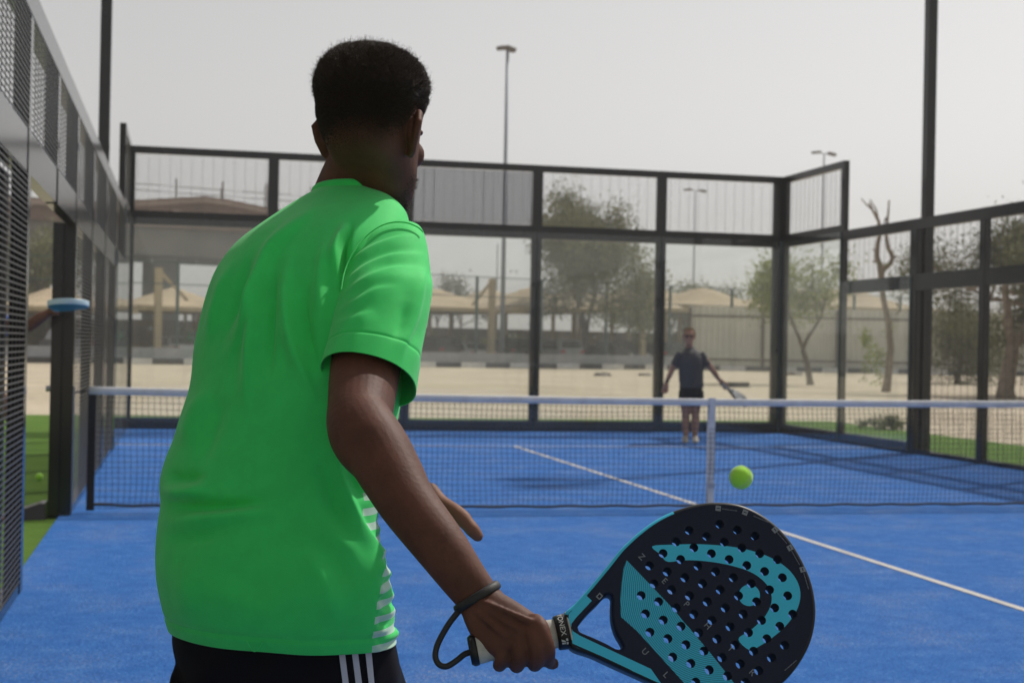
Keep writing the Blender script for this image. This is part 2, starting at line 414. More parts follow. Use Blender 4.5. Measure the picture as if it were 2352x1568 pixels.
for i in range(81):
    x = NL+(NR-NL)*i/80; z = net_z(x); wv = .004*math.sin(x*7)+.003*math.sin(x*17)
    rings.append([(x, -.012+wv, z-.056), (x, -.014+wv, z-.03), (x, -.009+wv, z-.004), (x, 0+wv, z), (x, .009+wv, z-.004), (x, .014+wv, z-.03), (x, .012+wv, z-.056)])
b.loft(rings).build('top_tape', MT['tape'], net, smooth=True)
b = MB(); b.tube([(NL+(NR-NL)*i/120, -.01+.006*math.sin(i*.7), .03+.004*math.sin(i*1.3)+(.03 if i < 30 else .0)*(1-i/30)) for i in range(121)], [.010]*121, 6)
b.build('bottom_cord', mat('bottom_cord', (.045, .042, .045), .9), net, smooth=True)
MB().box((NL-.005, -.012, .02), (NL+.05, .012, .90)).build('end_band', MT['netcord'], net)
MB().box((NR-.05, -.012, .02), (NR+.005, .012, .90)).build('end_band', MT['netcord'], net)
# centre strap
b = MB(); b.box((-.026, -.022, .0), (.026, -.018, .886)); b.box((-.026, -.018, .882), (.026, .02, .886)); b.box((-.026, .018, .0), (.026, .022, .882))
st = b.build('centre_strap', MT['tape'], net)
MB().box((-.03, -.032, .17), (.03, -.024, .21)).build('buckle', MT['steel'], st)
MB().box((-.035, -.028, .0), (.035, .028, .03)).build('anchor', MT['rail_brown'], st)
for sx, X in ((-1, NL-.16), (1, NR+.16)):
    p = MB().box((X-.055, -.07, 0), (X+.055, .03, .93)).build('net_post', MT['netpost'], net)
    MB().box((X-.045, -.16, .0), (X+.045, .12, .015)).build('foot_plate', MT['netpost'], p)
    MB().tube([(X+sx*.05, -.03, .9), (X+sx*.13, -.03, .9)], [.016, .016], 10).build('winder', MT['netpost'], p)
    MB().tube([(X+sx*.10, -.06, .9), (X+sx*.135, -.06, .9)], [.022, .022], 10).build('knob', MT['steel'], p)
    MB().bar((X-sx*.058, -.075, 0.02), (X-sx*.058, -.075, .92), .012).build('cover_strip', MT['steel'], p)
    MB().tube([(X-sx*.05, -.02, .87), ((NL if sx < 0 else NR), 0, .89)], [.005, .005], 6).build('cable', MT['netcord'], p)
# low black wedge shape on the grass by the doorway
b = MB(); x, y = NL-.36, -.15
b.add([(x-.28, y-.12, -.014), (x+.10, y-.12, -.014), (x+.10, y+.12, -.014), (x-.28, y+.12, -.014), (x+.06, y-.1, .10), (x+.09, y-.1, .10), (x+.09, y+.1, .10), (x+.06, y+.1, .10)],
      [(0,3,2,1),(4,5,6,7),(0,1,5,4),(1,2,6,5),(2,3,7,6),(3,0,4,7)])
tag(b.build('black_wedge', MT['frame']), 'small black wedge lying on the grass beside the net post', 'wedge')

# ================================================================== balls
def felt():
    m = mat('ball_felt', (.40, .82, .05), .95, sheen=.4, bump=(260, .7, .002)); return m
MT['felt'] = felt(); MT['seam'] = mat('ball_seam', (.55, .66, .35), .8)
def ball(c, label, rot):
    r = .0335
    o = MB().ball((0, 0, 0), r, 32, 20).build('padel_ball', MT['felt'], None, True); tag(o, label, 'ball', 'yellow green padel balls')
    pts = []
    for t in np.linspace(0, 2*math.pi, 90):
        a, bb = .42, 1-.42
        x = a*math.cos(t)+(1-a)*math.cos(3*t)*.62; y = a*math.sin(t)-(1-a)*math.sin(3*t)*.62; z = .72*math.sin(2*t)
        p = np.array([x, y, z]); pts.append(p/np.linalg.norm(p)*r*1.0)
    MB().tube(pts, [.0011]*90, 6, cap=False).build('seam', MT['seam'], o, True, world=False)
    o.location = c; o.rotation_euler = rot
    return o
ball(PT(1702, 1096, 4.06), 'bright yellow green ball in flight above the big racket', (0.5, .3, .2))
g = on_ground(90, 1103, -.016); ball((g[0], g[1], -.016+.034), 'yellow green ball lying on the grass beyond the doorway', (1, .2, .5))

# ================================================================== the road side beyond the court (its own direction)
K0 = np.array([-5.7, 66.3]); KA = math.radians(18.07)
kd = np.array([math.cos(KA), math.sin(KA)]); kn = np.array([-math.sin(KA), math.cos(KA)])
def KP(s, o, z=0.0):
    q = K0+kd*s+kn*o; return np.array([q[0], q[1], z])
def k_at(u, o, v=800):
    """distance along the road of picture column u at offset o, and the height of row v there"""
    d = ray(u, v); c = K0+kn*o
    t = ((c-CAM[:2])@kn)/(d[:2]@kn); q = CAM+d*t
    return float((q[:2]-K0)@kd), float(q[2])
def kbox(b, s0, s1, o0, o1, z0, z1):
    c = [KP(s0, o0), KP(s1, o0), KP(s1, o1), KP(s0, o1)]
    vs = [(p[0], p[1], z0) for p in c]+[(p[0], p[1], z1) for p in c]
    return b.add(vs, [(0,3,2,1),(4,5,6,7),(0,1,5,4),(1,2,6,5),(2,3,7,6),(3,0,4,7)])
GZ = -.035
S0, S1 = -32, 64
kerb = tag(kbox(MB(), S0, k_at(1590, 0)[0], .04, .30, GZ, .24).build('kerb', MT['conc']), 'black and white painted kerb along the far road', kind='structure')
stone = kbox(MB(), .01, 1.66, -.02, .039, GZ, .275)
sw = stone.mesh('kerb_stone', [MT['kerb_white']]); sb = stone.mesh('kerb_stone', [MT['kerb_black']])
sK = k_at(1560, 0)[0]
ph = k_at(1002, 0)[0] % 3.34
k = 0
s = ph-3.34*10
while s < sK:
    for q, me in ((s, sb), (s+1.67, sw)):
        if q > S0:
            o = link('kerb_stone', me, None, kerb); o.location = (kd[0]*q, kd[1]*q, 0)
    s += 3.34
b = MB(); c = [KP(S0, .3), KP(S1, .3), KP(S1, 120), KP(S0, 120)]
b.add([(p[0], p[1], .02) for p in c], [(0, 1, 2, 3)])
tag(b.build('road', mat('asphalt_parking', (.10, .098, .092), .9, var=(.4, .15))), 'grey asphalt of the far road and car park', kind='structure')
# low concrete wall
zt = k_at(1200, 2.0, 812)[1]
sR = k_at(1584, 2)[0]
wl = tag(empty('low_wall', KP(0, 2)), 'low grey concrete wall under the green wire fence', 'wall')
s = S0
while s < sR:
    e = min(s+4.0, sR); kbox(MB(), s+.006, e-.006, 2.0, 2.25, 0.02, zt+random.uniform(-.008, .008)).build('concrete_panel', MT['conc'], wl); s += 4.0
# green wire fence on the wall
fz = k_at(1093, 2.1, 634)[1]
fr = tag(empty('wire_fence', KP(0, 2.1)), 'tall green wire fence with slim posts standing on the grey wall', 'fence')
sp = [k_at(u, 2.12)[0] for u in (1093, 1242, 1391, 1537, 1679, 1822, 1960, 2066, 2190, 2320)]
step = sp[1]-sp[0]; q = sp[0]-step
while q > S0: sp.insert(0, q); q -= step
for q in sp: kbox(MB(), q-.075, q+.075, 2.05, 2.19, zt-.02, fz).build('fence_post', MT['green_steel'], fr)
for z in (fz-.06, fz-1.25):
    for i in range(len(sp)-1): kbox(MB(), sp[i]+.076, sp[i+1]-.076, 2.09, 2.15, z, z+.05).build('fence_rail', MT['green_steel'], fr)
for i in range(len(sp)-1):
    b = MB(); a, e = sp[i]+.08, sp[i+1]-.08; m = int((e-a)/.2)
    for j in range(m+1): x = a+(e-a)*j/m; b.bar(KP(x, 2.12, zt), KP(x, 2.12, fz), .006, ends=False)
    for j in range(20): z = zt+(fz-zt)*j/20; b.bar(KP(a, 2.12, z), KP(e, 2.12, z), .006, ends=False)
    tag(b.build('wire_mesh', MT['green_steel'], fr), kind='stuff')
# cream corrugated fence, turning to face the court
s0 = k_at(1583, 1.0)[0]
_K0, _kd, _kn = K0, kd, kn
c0_ = KP(s0, 1.0); K0 = c0_[:2].copy(); A2 = math.radians(-11.0); kd = np.array([math.cos(A2), math.sin(A2)]); kn = np.array([-math.sin(A2), math.cos(A2)])
cz = k_at(1700, 0, 706)[1]; SE = k_at(2480, 0)[0]
cf = tag(empty('sheet_metal_fence', KP(0, 0)), 'cream corrugated metal fence with brown rails behind the far player', 'fence')
s = 0; w1 = 1.15
while s < SE:
    b = MB(); pr = []
    for j in range(13):
        t = j/12*w1*.995; pr.append((s+t, .0+(.0 if (j % 4) in (0, 1) else .05)))
    bot = [KP(a, o, 0.02) for a, o in pr]; top = [KP(a, o, cz+random.uniform(-.02, .02)) for a, o in pr]
    n = len(pr); b.add(bot+top, [(i, i+1, n+i+1, n+i) for i in range(n-1)])
    b.build('metal_sheet', MT['corr'], cf); s += w1
for z in (k_at(1700, 0, 727)[1], k_at(1700, 0, 826)[1]):
    kbox(MB(), 0, SE, -.08, -.015, z-.06, z+.06).build('rail', MT['rail_brown'], cf)
for u in (1584, 1751, 1921, 2092, 2262):
    q = k_at(u, -.1)[0]; kbox(MB(), q-.09, q+.09, -.2, -.082, GZ, cz-.1).build('fence_post', MT['rail_brown'], cf)
kerb2 = tag(kbox(MB(), .2, SE, -1.0, -.75, GZ, .24).build('kerb', MT['conc']), 'black and white painted kerb along the cream fence', kind='structure')
stone = kbox(MB(), .01, 1.66, -1.06, -1.001, GZ, .275); o_ = np.array([K0[0], K0[1]])
for q in range(int(SE/1.67)-1):
    me = stone.mesh('kerb_stone', [MT['kerb_white'] if q % 2 else MT['kerb_black']]) if q < 2 else me_[q % 2]
    if q == 0: me_ = [me, None]
    if q == 1: me_[1] = me
    o = link('kerb_stone', me, None, kerb2); o.location = (kd[0]*(q*1.67+.2), kd[1]*(q*1.67+.2), 0)
K0, kd, kn = _K0, _kd, _kn

# ---- car park canopies
def canopy(s, o, half, dep, zp, ze, label):
    r = tag(empty('parking_canopy', KP(s, o)), label, 'canopy', 'beige shade canopies of the car park')
    b = MB(); N = 18; vs = []; fs = []
    for i in range(N+1):
        for j in range(N+1):
            x, y = 2*i/N-1, 2*j/N-1
            rr = max(abs(x), abs(y)); h = (1-rr)**1.25
            h = .62*h+.38*math.exp(-3.2*(x*x+y*y))*(1-rr**4)
            sag = -.10*(1-abs(x))*(1 if abs(y) > .99 else 0)
            vs.append(KP(s+x*half, o+y*dep, ze+(zp-ze)*h+sag))
    for i in range(N):
        for j in range(N):
            a = i*(N+1)+j; fs.append((a, a+N+1, a+N+2, a+1))
    b.add(vs, fs).build('canvas_roof', MT['beige'], r, smooth=True)
    for oo in (-dep, dep):
        kbox(MB(), s-half, s+half, o+oo-.08, o+oo+.08, ze-.30, ze-.04).build('edge_beam', MT['beige_steel'], r)
    for sx in (-half, half): kbox(MB(), s+sx-.06, s+sx+.06, o-dep+.09, o+dep-.09, ze-.30, ze-.06).build('side_beam', MT['beige_steel'], r)
    for sx in (-half+.3, half-.3):
        kbox(MB(), s+sx-.1, s+sx+.1, o+dep-.5, o+dep-.3, .02, ze-.05).build('column', MT['beige_steel'], r)
    return r
ze = k_at(1400, 6, 702)[1]; zp = k_at(1600, 11, 650)[1]
names = {0: 'far beyond the doorway', }
cents = [(120, 'seen through the doorway'), (395, 'left of the player in green'), (650, 'hidden mostly behind the player in green'), (985, 'nearest to the sleeve of the green shirt'), (1215, 'between the first two dark posts beyond the net'), (1440, 'behind the large tree'), (1610, 'above the far player with sunglasses'), (1935, 'above the cream sheet fence near the glass corner')]
cs = [k_at(u, 11)[0] for u, _ in cents]
for i, (u, w_) in enumerate(cents):
    half = np.mean([abs(cs[i]-cs[j]) for j in range(len(cs)) if abs(i-j) == 1])/2*.99
    canopy(cs[i]+half*.9, 23, half, 5.5, k_at(u, 23, 668)[1], k_at(u, 23, 704)[1], 'beige canopy in the second row '+w_)
    canopy(cs[i], 11, half, 5.0, k_at(u, 11, 659)[1], k_at(u, 6, 702)[1], 'beige pointed car park canopy '+w_)
# masts with diagonal arms
def mast(u, vtop, arm, label):
    q, z = k_at(u, 5.4, vtop)
    r = tag(empty('canopy_mast', KP(q, 5.4)), label, 'mast', 'beige masts of the canopies')
    kbox(MB(), q-.19, q+.19, 5.25, 5.55, .02, z).build('column', MT['beige_steel'], r)
    s2, z2 = k_at(arm[0], 5.4, arm[1]); MB().bar(KP(q, 5.4, z-.12), KP(s2, 5.4, z2), .16, .16).build('diagonal_arm', MT['beige_steel'], r)
mast(365, 615, (430, 690), 'beige steel mast with a sloping arm beside the glass corner post')
mast(1131, 640, (1085, 700), 'beige steel mast with a sloping arm beside the lamp column')
mast(1478, 648, (1405, 692), 'beige steel mast with a long sloping arm by the large tree')
mast(700, 640, (650, 700), 'beige steel mast behind the player in green')
for u, w_ in ((985, 'behind the sleeve'), (1330, 'behind the large tree'), (1560, 'behind the far player')):
    q = k_at(u, 15.5)[0]; tag(kbox(MB(), q-.12, q+.12, 15.4, 15.6, .02, ze-.31).build('canopy_column', MT['beige_steel']), 'thin beige column in the shade of the car park '+w_, 'column', 'thin columns in the car park')
# shop front wall at the back of the car park
bk = tag(empty('car_park_wall', KP(0, 30)), 'dull brown wall at the back of the shaded car park', 'wall')
s = S0
while s < S1: kbox(MB(), s, s+5.9, 30.0, 30.3, .02, 2.7).build('wall_panel', mat('dull_wall', (.15+.06*random.random(), .135+.04*random.random(), .095), .9, var=(.8, .3)), bk); s += 6

# ---- parked cars
def car_mesh(L, W, H, kind):
    prof = {'saloon': [(-.5, .22), (-.5, .56), (-.47, .64), (-.34, .67), (-.22, .97), (.06, 1.0), (.22, .68), (.44, .60), (.5, .50), (.5, .2)],
            'suv': [(-.5, .2), (-.5, .60), (-.485, .66), (-.44, .97), (-.30, 1.0), (.08, .99), (.22, .66), (.46, .58), (.5, .46), (.5, .2)]}[kind]
    return [(x*L, z*H) for x, z in prof]
CARP = {}
def car(q, o, yaw, colr, kind, label, group='cars parked under the canopies'):
    L, W, H = (4.6, 1.82, 1.46) if kind == 'saloon' else (4.7, 1.92, 1.78)
    key = (kind, colr)
    if key not in CARP: CARP[key] = mat('car_paint', colr, .3, coat=.8)
    pm = CARP[key]
    pr = car_mesh(L, W, H, kind)
    r = tag(empty('parked_car', (0, 0, 0)), label, 'car', group)
    zb = .62*H
    b = MB(); rings = []
    for t, ins in ((-1, .10), (-.93, .02), (-.5, 0), (.5, 0), (.93, .02), (1, .10)):
        ring = []
        for (x, z) in pr:
            tum = max(0, (z-zb))/(H-zb)*.16 if z > zb else 0
            ring.append((x*(1-ins*.3), t*(W/2)*(1-tum), (.2*H)+(z-.2*H)*(1-ins*.4)))
        rings.append(ring)
    b.loft(rings).build('body', pm, r, True, world=False)
    gm = MT.setdefault('car_glass', mat('dark_car_glass', (.012, .014, .016), .08, spec=.8))
    # rear window, windscreen, side windows slightly proud
    def pane(i0, i1, e=.016):
        (xa, za), (xb, zb2) = pr[i0], pr[i1]
        d = np.array([xb-xa, 0, zb2-za]); nn = np.cross(d, [0, 1, 0]); nn = nn/np.linalg.norm(nn); 
        if nn[2] < 0: nn = -nn
        A = np.array([xa, 0, za])+d*.1+nn*e; B = np.array([xb, 0, zb2])-d*.1+nn*e
        ya, yb = W/2*.82, W/2*.72
        if za > zb2: ya, yb = yb, ya
        MB().add([(A[0], -ya, A[2]), (A[0], ya, A[2]), (B[0], yb, B[2]), (B[0], -yb, B[2])], [(0, 1, 2, 3)]).build('window', gm, r, world=False)
    pane(3, 4) if kind == 'saloon' else pane(2, 3)
    pane(5, 6)
    for sy in (-1, 1):
        x0, x1 = (-.30*L, .16*L) if kind == 'saloon' else (-.42*L, .16*L)
        y0, y1 = sy*(W/2+.012), sy*(W/2*.90+.014)
        MB().add([(x0, y0, zb+.02), (x1, y0, zb+.02), (x1-.12*L, y1, H*.94), (x0+.08*L, y1, H*.94)], [(0, 1, 2, 3)]).build('window', gm, r, world=False)
    tm = MT.setdefault('tyre', mat('tyre', (.02, .02, .02), .8)); rm = MT.setdefault('rim', mat('alloy_rim', (.45, .45, .46), .35, metal=.8))
    for sx in (-.3, .31):
        for sy in (-1, 1):
            y = sy*(W/2-.10)
            tw = MB().tube([(sx*L, y-.1, .32), (sx*L, y+.1, .32)], [.32, .32], 20).build('wheel', tm, r, world=False)
            MB().tube([(sx*L, y+sy*.08, .32), (sx*L, y+sy*.112, .32)], [.2, .18], 14).build('rim', rm, tw, world=False)
    rl = MT.setdefault('tail', mat('tail_light', (.45, .015, .02), .25)); hl = MT.setdefault('headl', mat('head_light', (.7, .7, .68), .15))
    for sy in (-1, 1):
        MB().box((-.505*L, sy*W*.40-.16, .5*H), (-.47*L, sy*W*.40+.16, .61*H)).build('tail_light', rl, r, world=False)
        MB().box((.455*L, sy*W*.38-.18, .42*H), (.502*L, sy*W*.38+.18, .5*H)).build('headlight', hl, r, world=False)
    MB().box((-.508*L, -.26, .36*H), (-.49*L, .26, .44*H)).build('number_plate', hl, r, world=False)
    MB().box((-.51*L, -W/2*.94, .2*H), (-.48*L, W/2*.94, .33*H)).build('bumper', tm, r, world=False)
    p = KP(q, o, .02); r.location = p; r.rotation_euler = (0, 0, KA+yaw)
    return r
PI = math.pi
for u, o, yaw, c_, kd_, lab in (
    (150, 9, PI/2, (.35, .35, .36), 'suv', 'grey sport utility car seen through the doorway'),
    (405, 8, PI/2, (.62, .62, .62), 'saloon', 'white saloon parked left of the player in green'),
    (470, 9, PI/2, (.05, .05, .06), 'suv', 'black car parked beside the white saloon left of the player'),
    (1000, 9.5, PI/2, (.045, .045, .05), 'suv', 'dark car parked nearest the green sleeve'),
    (1072, 8, PI/2, (.60, .60, .60), 'saloon', 'white saloon with red tail lights near the lamp column'),
    (1160, 11, PI/2, (.07, .07, .075), 'suv', 'dark car parked behind the lamp column'),
    (1207, 10, PI/2, (.05, .055, .06), 'saloon', 'dark saloon parked just left of the second dark post'),
    (1272, 8, PI/2, (.40, .40, .41), 'suv', 'silver car parked just right of the second dark post'),
    (1345, 10, -PI/2, (.05, .05, .055), 'saloon', 'black saloon parked under the large tree'),
    (1425, 9, -PI/2, (.10, .10, .105), 'suv', 'charcoal car parked left of the long armed mast'),
    (1505, 10, PI/2, (.05, .05, .055), 'suv', 'black car parked right of the long armed mast'),
    (1565, 8.5, -PI/2, (.55, .56, .58), 'saloon', 'pale saloon parked behind the far player')):
    car(k_at(u, o)[0], o, yaw, c_, kd_, lab)

# ---- street lamps
def lamp(u, o, vtop, arms, r0, label, hs_=1.0):
    q, z = k_at(u, o, vtop); p = KP(q, o)
    r = tag(empty('street_lamp', (p[0], p[1], 0)), label, 'street lamp', 'tall street lamps beyond the court')
    MB().tube([(p[0], p[1], GZ), (p[0], p[1], z*.4), (p[0], p[1], z)], [r0, r0*.8, r0*.55], 12).build('pole', MT['grey_pole'], r, True)
    for a in arms:
        d = np.array([kd[0]*a, kd[1]*a, 0])
        e = p+np.array([0, 0, z])+d+np.array([0, 0, .05])
        MB().tube([p+np.array([0, 0, z-.15]), p+np.array([0, 0, z])+d*.4, e], [.05, .05, .04], 6).build('arm', MT['grey_pole'], r)
        dn = d/np.linalg.norm(d)
        MB().bar(e-dn*.35*hs_, e+dn*.55*hs_-np.array([0, 0, .12]), .42, .24).build('lamp_head', MT['rail_brown'], r)
    return r
lamp(1166, 3.0, 112, (-.30, .12), .17, 'tallest street lamp with a short compact head above the back wall', .7)
lamp(1893, 30, 352, (-.9, .9), .13, 'twin armed street lamp above the raised glass corner')
lamp(1597, 60, 437, (-1.0, 1.0), .13, 'small far street lamp seen through the mesh panel beside the corner')
for u, v in ((1143, 560), (1223, 600)):
    q, z = k_at(u, 60, v); tag(MB().tube([KP(q, 60, GZ), KP(q, 60, z)], [.09, .06], 6).build('flag_pole', MT['grey_pole']), 'thin distant pole '+('left' if u < 1166 else 'right')+' of the tallest street lamp', 'pole')

# ---- unfinished flyover behind the left corner
fl = tag(empty('flyover', KP(0, 40)), 'unfinished concrete flyover with brown formwork behind the left glass corner', 'bridge')
MT['fly_conc'] = mat('flyover_concrete', (.20, .19, .165), .9, var=(.25, .2)); MT['formwork'] = mat('brown_formwork', (.20, .13, .095), .9, var=(.5, .3)); MT['pinkish'] = mat('pale_formwork', (.38, .29, .24), .9, var=(.5, .2))
sA, sB = k_at(20, 40)[0]-20, k_at(760, 40)[0]
zl = lambda v, u=480: k_at(u, 40, v)[1]
z0, z1, z2, z3 = zl(592), zl(530), zl(498), zl(463)
kbox(MB(), sA, sB, 40, 52, z0, z1).build('deck_beam', MT['fly_conc'], fl)
kbox(MB(), sA, sB, 39.6, 52, z1+.003, z2).build('edge_beam', MT['formwork'], fl)
b = MB(); mid = k_at(470, 40)[0]; n = 24; vs = []
for i in range(n+1):
    s_ = sA+(sB-sA)*i/n; rise = max(0, 1-abs(s_-mid)/9.0)*1.1
    vs += [KP(s_, 39.3, z2+.003), KP(s_, 39.3, z3-.7+rise), KP(s_, 52, z3-.7+rise), KP(s_, 52, z2+.003)]
b.loft([vs[i*4:i*4+4] for i in range(n+1)]).build('formwork_panel', MT['formwork'], fl)
b = MB(); vs = []
for i in range(n+1):
    s_ = sA+(sB-sA)*i/n; rise = max(0, 1-abs(s_-mid)/9.0)*1.1
    vs.append([KP(s_, 39.1, z3-1.25+rise), KP(s_, 39.1, z3-.85+rise), KP(s_, 39.29, z3-.85+rise), KP(s_, 39.29, z3-1.25+rise)])
b.loft(vs).build('pale_strip', MT['pinkish'], fl)
for i in range(12):
    s_ = sA+(sB-sA)*(i+.4)/12
    kbox(MB(), s_-.35, s_+.35, 39.0, 39.28, z2-.1, z3-.95).build('bracket', MT['pinkish'], fl)
    kbox(MB(), s_-.05, s_+.05, 39.5, 39.6, z3-.6, z3+2.0+random.uniform(-.6, .8)).build('rebar', MT['rail_brown'], fl)
    kbox(MB(), s_+.9, s_+.96, 42.5, 42.6, z3-.6, z3+1.6+random.uniform(-.6, .8)).build('rebar', MT['rail_brown'], fl)
for z in (z3+.45, z3-.05): kbox(MB(), sA, sB, 39.5, 39.54, z+.5, z+.55).build('guard_rail', MT['rail_brown'], fl)
for u in (70, 372, 620): q = k_at(u, 44)[0]; kbox(MB(), q-.9, q+.9, 43, 47, GZ, z0).build('pier', MT['fly_conc'], fl)

# ================================================================== trees
def leaf_mat(name, c, var=.35):
    m = mat(name, c, .55, spec=.3, var=(1.3, var)); n = m.node_tree.nodes; l = m.node_tree.links; p = n['Principled BSDF']; o = n['Material Output']
    t = n.new('ShaderNodeBsdfTranslucent'); l.new(p.inputs['Base Color'].links[0].from_socket, t.inputs[0]); mx = n.new('ShaderNodeMixShader'); mx.inputs[0].default_value = .42
    l.new(p.outputs[0], mx.inputs[1]); l.new(t.outputs[0], mx.inputs[2]); l.new(mx.outputs[0], o.inputs[0]); return m
LM = {'olive': leaf_mat('olive_leaves', (.170, .178, .074)), 'bright': leaf_mat('fresh_leaves', (.24, .275, .065)), 'dark': leaf_mat('dark_leaves', (.135, .142, .06)), 'grey': leaf_mat('dusty_leaves', (.14, .14, .09))}
def grow(b, p, d, L, r, depth, tips, gen, wob=.35, n_child=(2, 3)):
    pts = [p]; q = np.array(p, float); d = np.array(d, float)/np.linalg.norm(d); k = 4
    for i in range(k):
        d = d+gen.normal(0, wob*.25, 3); d /= np.linalg.norm(d); q = q+d*L/k; pts.append(q.copy())
    b.tube(pts, list(np.linspace(r, r*.62, k+1)), 7 if depth > 1 else 5)
    if depth == 0: tips.append(q.copy()); return
    for c in range(gen.integers(n_child[0], n_child[1]+1)):
        dd = d+gen.normal(0, wob*1.6, 3); dd[2] += .12
        grow(b, pts[-1] if c < 2 else pts[-2], dd, L*gen.uniform(.62, .86), r*.6, depth-1, tips, gen, wob, n_child)
    if depth <= 1: tips.append(q.copy())
def leaves(tips, n, spread, size, gen, drop=0.0):
    """leaf shaped quads scattered round branch tips in uneven clumps"""
    T = np.array(tips); out = MB()
    wgt = gen.uniform(.25, 1.0, len(T)); wgt /= wgt.sum(); idx = gen.choice(len(T), n, p=wgt)
    c = T[idx]+np.clip(gen.normal(0, 1, (n, 3)), -1.45, 1.45)*np.array(spread)*gen.uniform(.35, 1.0, (n, 1)); c[:, 2] -= drop*gen.random(n)
    a = gen.normal(0, 1, (n, 3)); a /= np.linalg.norm(a, axis=1)[:, None]
    h = gen.normal(0, 1, (n, 3)); h -= (h*a).sum(1)[:, None]*a; h /= np.linalg.norm(h, axis=1)[:, None]
    sz = size*gen.uniform(.6, 1.3, (n, 1)); a = a*sz; h = h*sz*.42
    V = np.stack([c-a, c+h, c+a, c-h], 1).reshape(-1, 3)
    me = bpy.data.meshes.new('crown'); F = np.arange(4*n).reshape(n, 4)
    me.from_pydata(V.tolist(), [], F.tolist()); return me
def tree(name, label, base, h, trunk_r, trunk_L, lean, depth, n_leaf, spread, size, lm, bark='bark', seed=1, grp='trees around the court', wob=.35, nch=(2, 3), drop=.2, squash=1.0):
    gen = np.random.default_rng(seed); r = tag(empty(name, base), label, 'tree', grp)
    b = MB(); tips = []
    pts = [np.array(base, float)]; d = np.array([lean[0], lean[1], 1.0]); d /= np.linalg.norm(d); q = pts[0].copy(); q[2] -= .1; pts[0] = q.copy()
    for i in range(5):
        d = d+gen.normal(0, .10, 3); d /= np.linalg.norm(d); q = q+d*trunk_L/5; pts.append(q.copy())
    b.tube(pts, [trunk_r*1.35]+list(np.linspace(trunk_r, trunk_r*.75, 5)), 10)
    L = (h-trunk_L)*.42
    for c in range(gen.integers(3, 5)):
        dd = d+gen.normal(0, .55, 3); dd[2] = abs(dd[2])*.8+.3
        grow(b, q, dd, L, trunk_r*.6, depth, tips, gen, wob, nch)
    T = np.array(tips); top = T[:, 2].max()
    sc = (h*.93)/(top-base[2])
    T[:, 2] = base[2]+(T[:, 2]-base[2])*sc
    V = np.array(b.v); V[:, 2] = base[2]+(V[:, 2]-base[2])*np.where(V[:, 2]-base[2] > 0, sc, 1); b.v = V.tolist()
    b.build('trunk', MT[bark], r, True)
    me = leaves(list(T), n_leaf, spread, size, gen, drop); me.materials.append(lm); local_to(r, me); link('crown', me, None, r)
    return r
def kt(u, o): q = k_at(u, o)[0]; p = KP(q, o, GZ); return (float(p[0]), float(p[1]), float(p[2]))
tree('broadleaf_tree', 'large dusty green tree in the car park behind the dark posts', kt(1345, 7.5), 12.2, .26, 2.4, (.02, 0), 3, 36000, (.95, .95, .95), .13, LM['olive'], seed=5, drop=1.2)
g = on_ground(1862, 884, GZ); tree('young_tree', 'young light green tree with a crooked trunk behind the glass corner', g, 5.4, .13, 1.5, (-.12, 0), 2, 6500, (.55, .55, .6), .085, LM['bright'], seed=11, wob=.5, drop=.7)
g = on_ground(2310, 915, GZ); tree('broadleaf_tree', 'big spreading tree with a pale forked trunk behind the mesh fence', g, 7.3, .26, 1.9, (.04, 0), 3, 30000, (.65, .65, .55), .08, LM['dark'], bark='bark_pale', seed=21, wob=.5, drop=.8)
g = on_ground(2150, 880, GZ); tree('broadleaf_tree', 'dark low bushy tree between the double post and the pale trunk', (g[0]+1.0, g[1], GZ), 4.1, .12, .9, (.05, 0), 2, 12000, (.8, .8, .65), .075, LM['dark'], seed=33, wob=.6, drop=1.0)
for u, o, h, lm, sd, lab in ((1530, 34, 8.3, 'olive', 41, 'rounded tree far behind the canopies left of the far street lamp'), (1455, 36, 7.6, 'olive', 42, 'dull tree far behind the long armed mast'), (1620, 38, 8.0, 'olive', 43, 'rounded tree far behind the far player'),
    (100, 22, 9.2, 'olive', 44, 'dusty tree seen through the doorway'), (20, 26, 8.5, 'dark', 45, 'dark tree half hidden by the near mesh panel'), (1790, 30, 5.4, 'grey', 46, 'grey green tree behind the cream fence at the corner post'), (1950, 34, 5.6, 'grey', 47, 'grey green tree behind the cream fence beside the pruned trunk')):
    tree('distant_tree', lab, kt(u, o), h, .2, h*.28, (0, 0), 2, 6000, (1.2, 1.2, 1.0), .17, LM[lm], seed=sd, grp='trees beyond the car park', drop=1.5)
for u, v, sd in ((1010, 622, 51), (1063, 640, 52)):
    q, z = k_at(u, 70, v); tree('distant_tree', 'thin pale distant tree '+('nearest the green sleeve' if u < 1050 else 'beside the canopy tip left of the lamp'), KP(q, 70, GZ), z, .15, z*.4, (0, 0), 2, 900, (.7, .7, 1.1), .22, LM['grey'], seed=sd, grp='trees beyond the car park')
# low bushes seen in the shade
for u, o, sd, lab in ((1015, 18, 61, 'green bush in the car park left of the lamp column'), (1180, 18, 62, 'green bush in the car park behind the lamp column'), (420, 19, 63, 'green bush in the car park left of the player')):
    gen = np.random.default_rng(sd); p = np.array(kt(u, o)); me = leaves([p+np.array([gen.normal(0, 1.2), gen.normal(0, .6), .4+1.5*gen.random()]) for _ in range(12)], 1500, (.45, .45, .4), .12, gen)
    me.materials.append(LM['bright']); tag(link('bush', me), lab, 'bush', 'bushes in the car park')
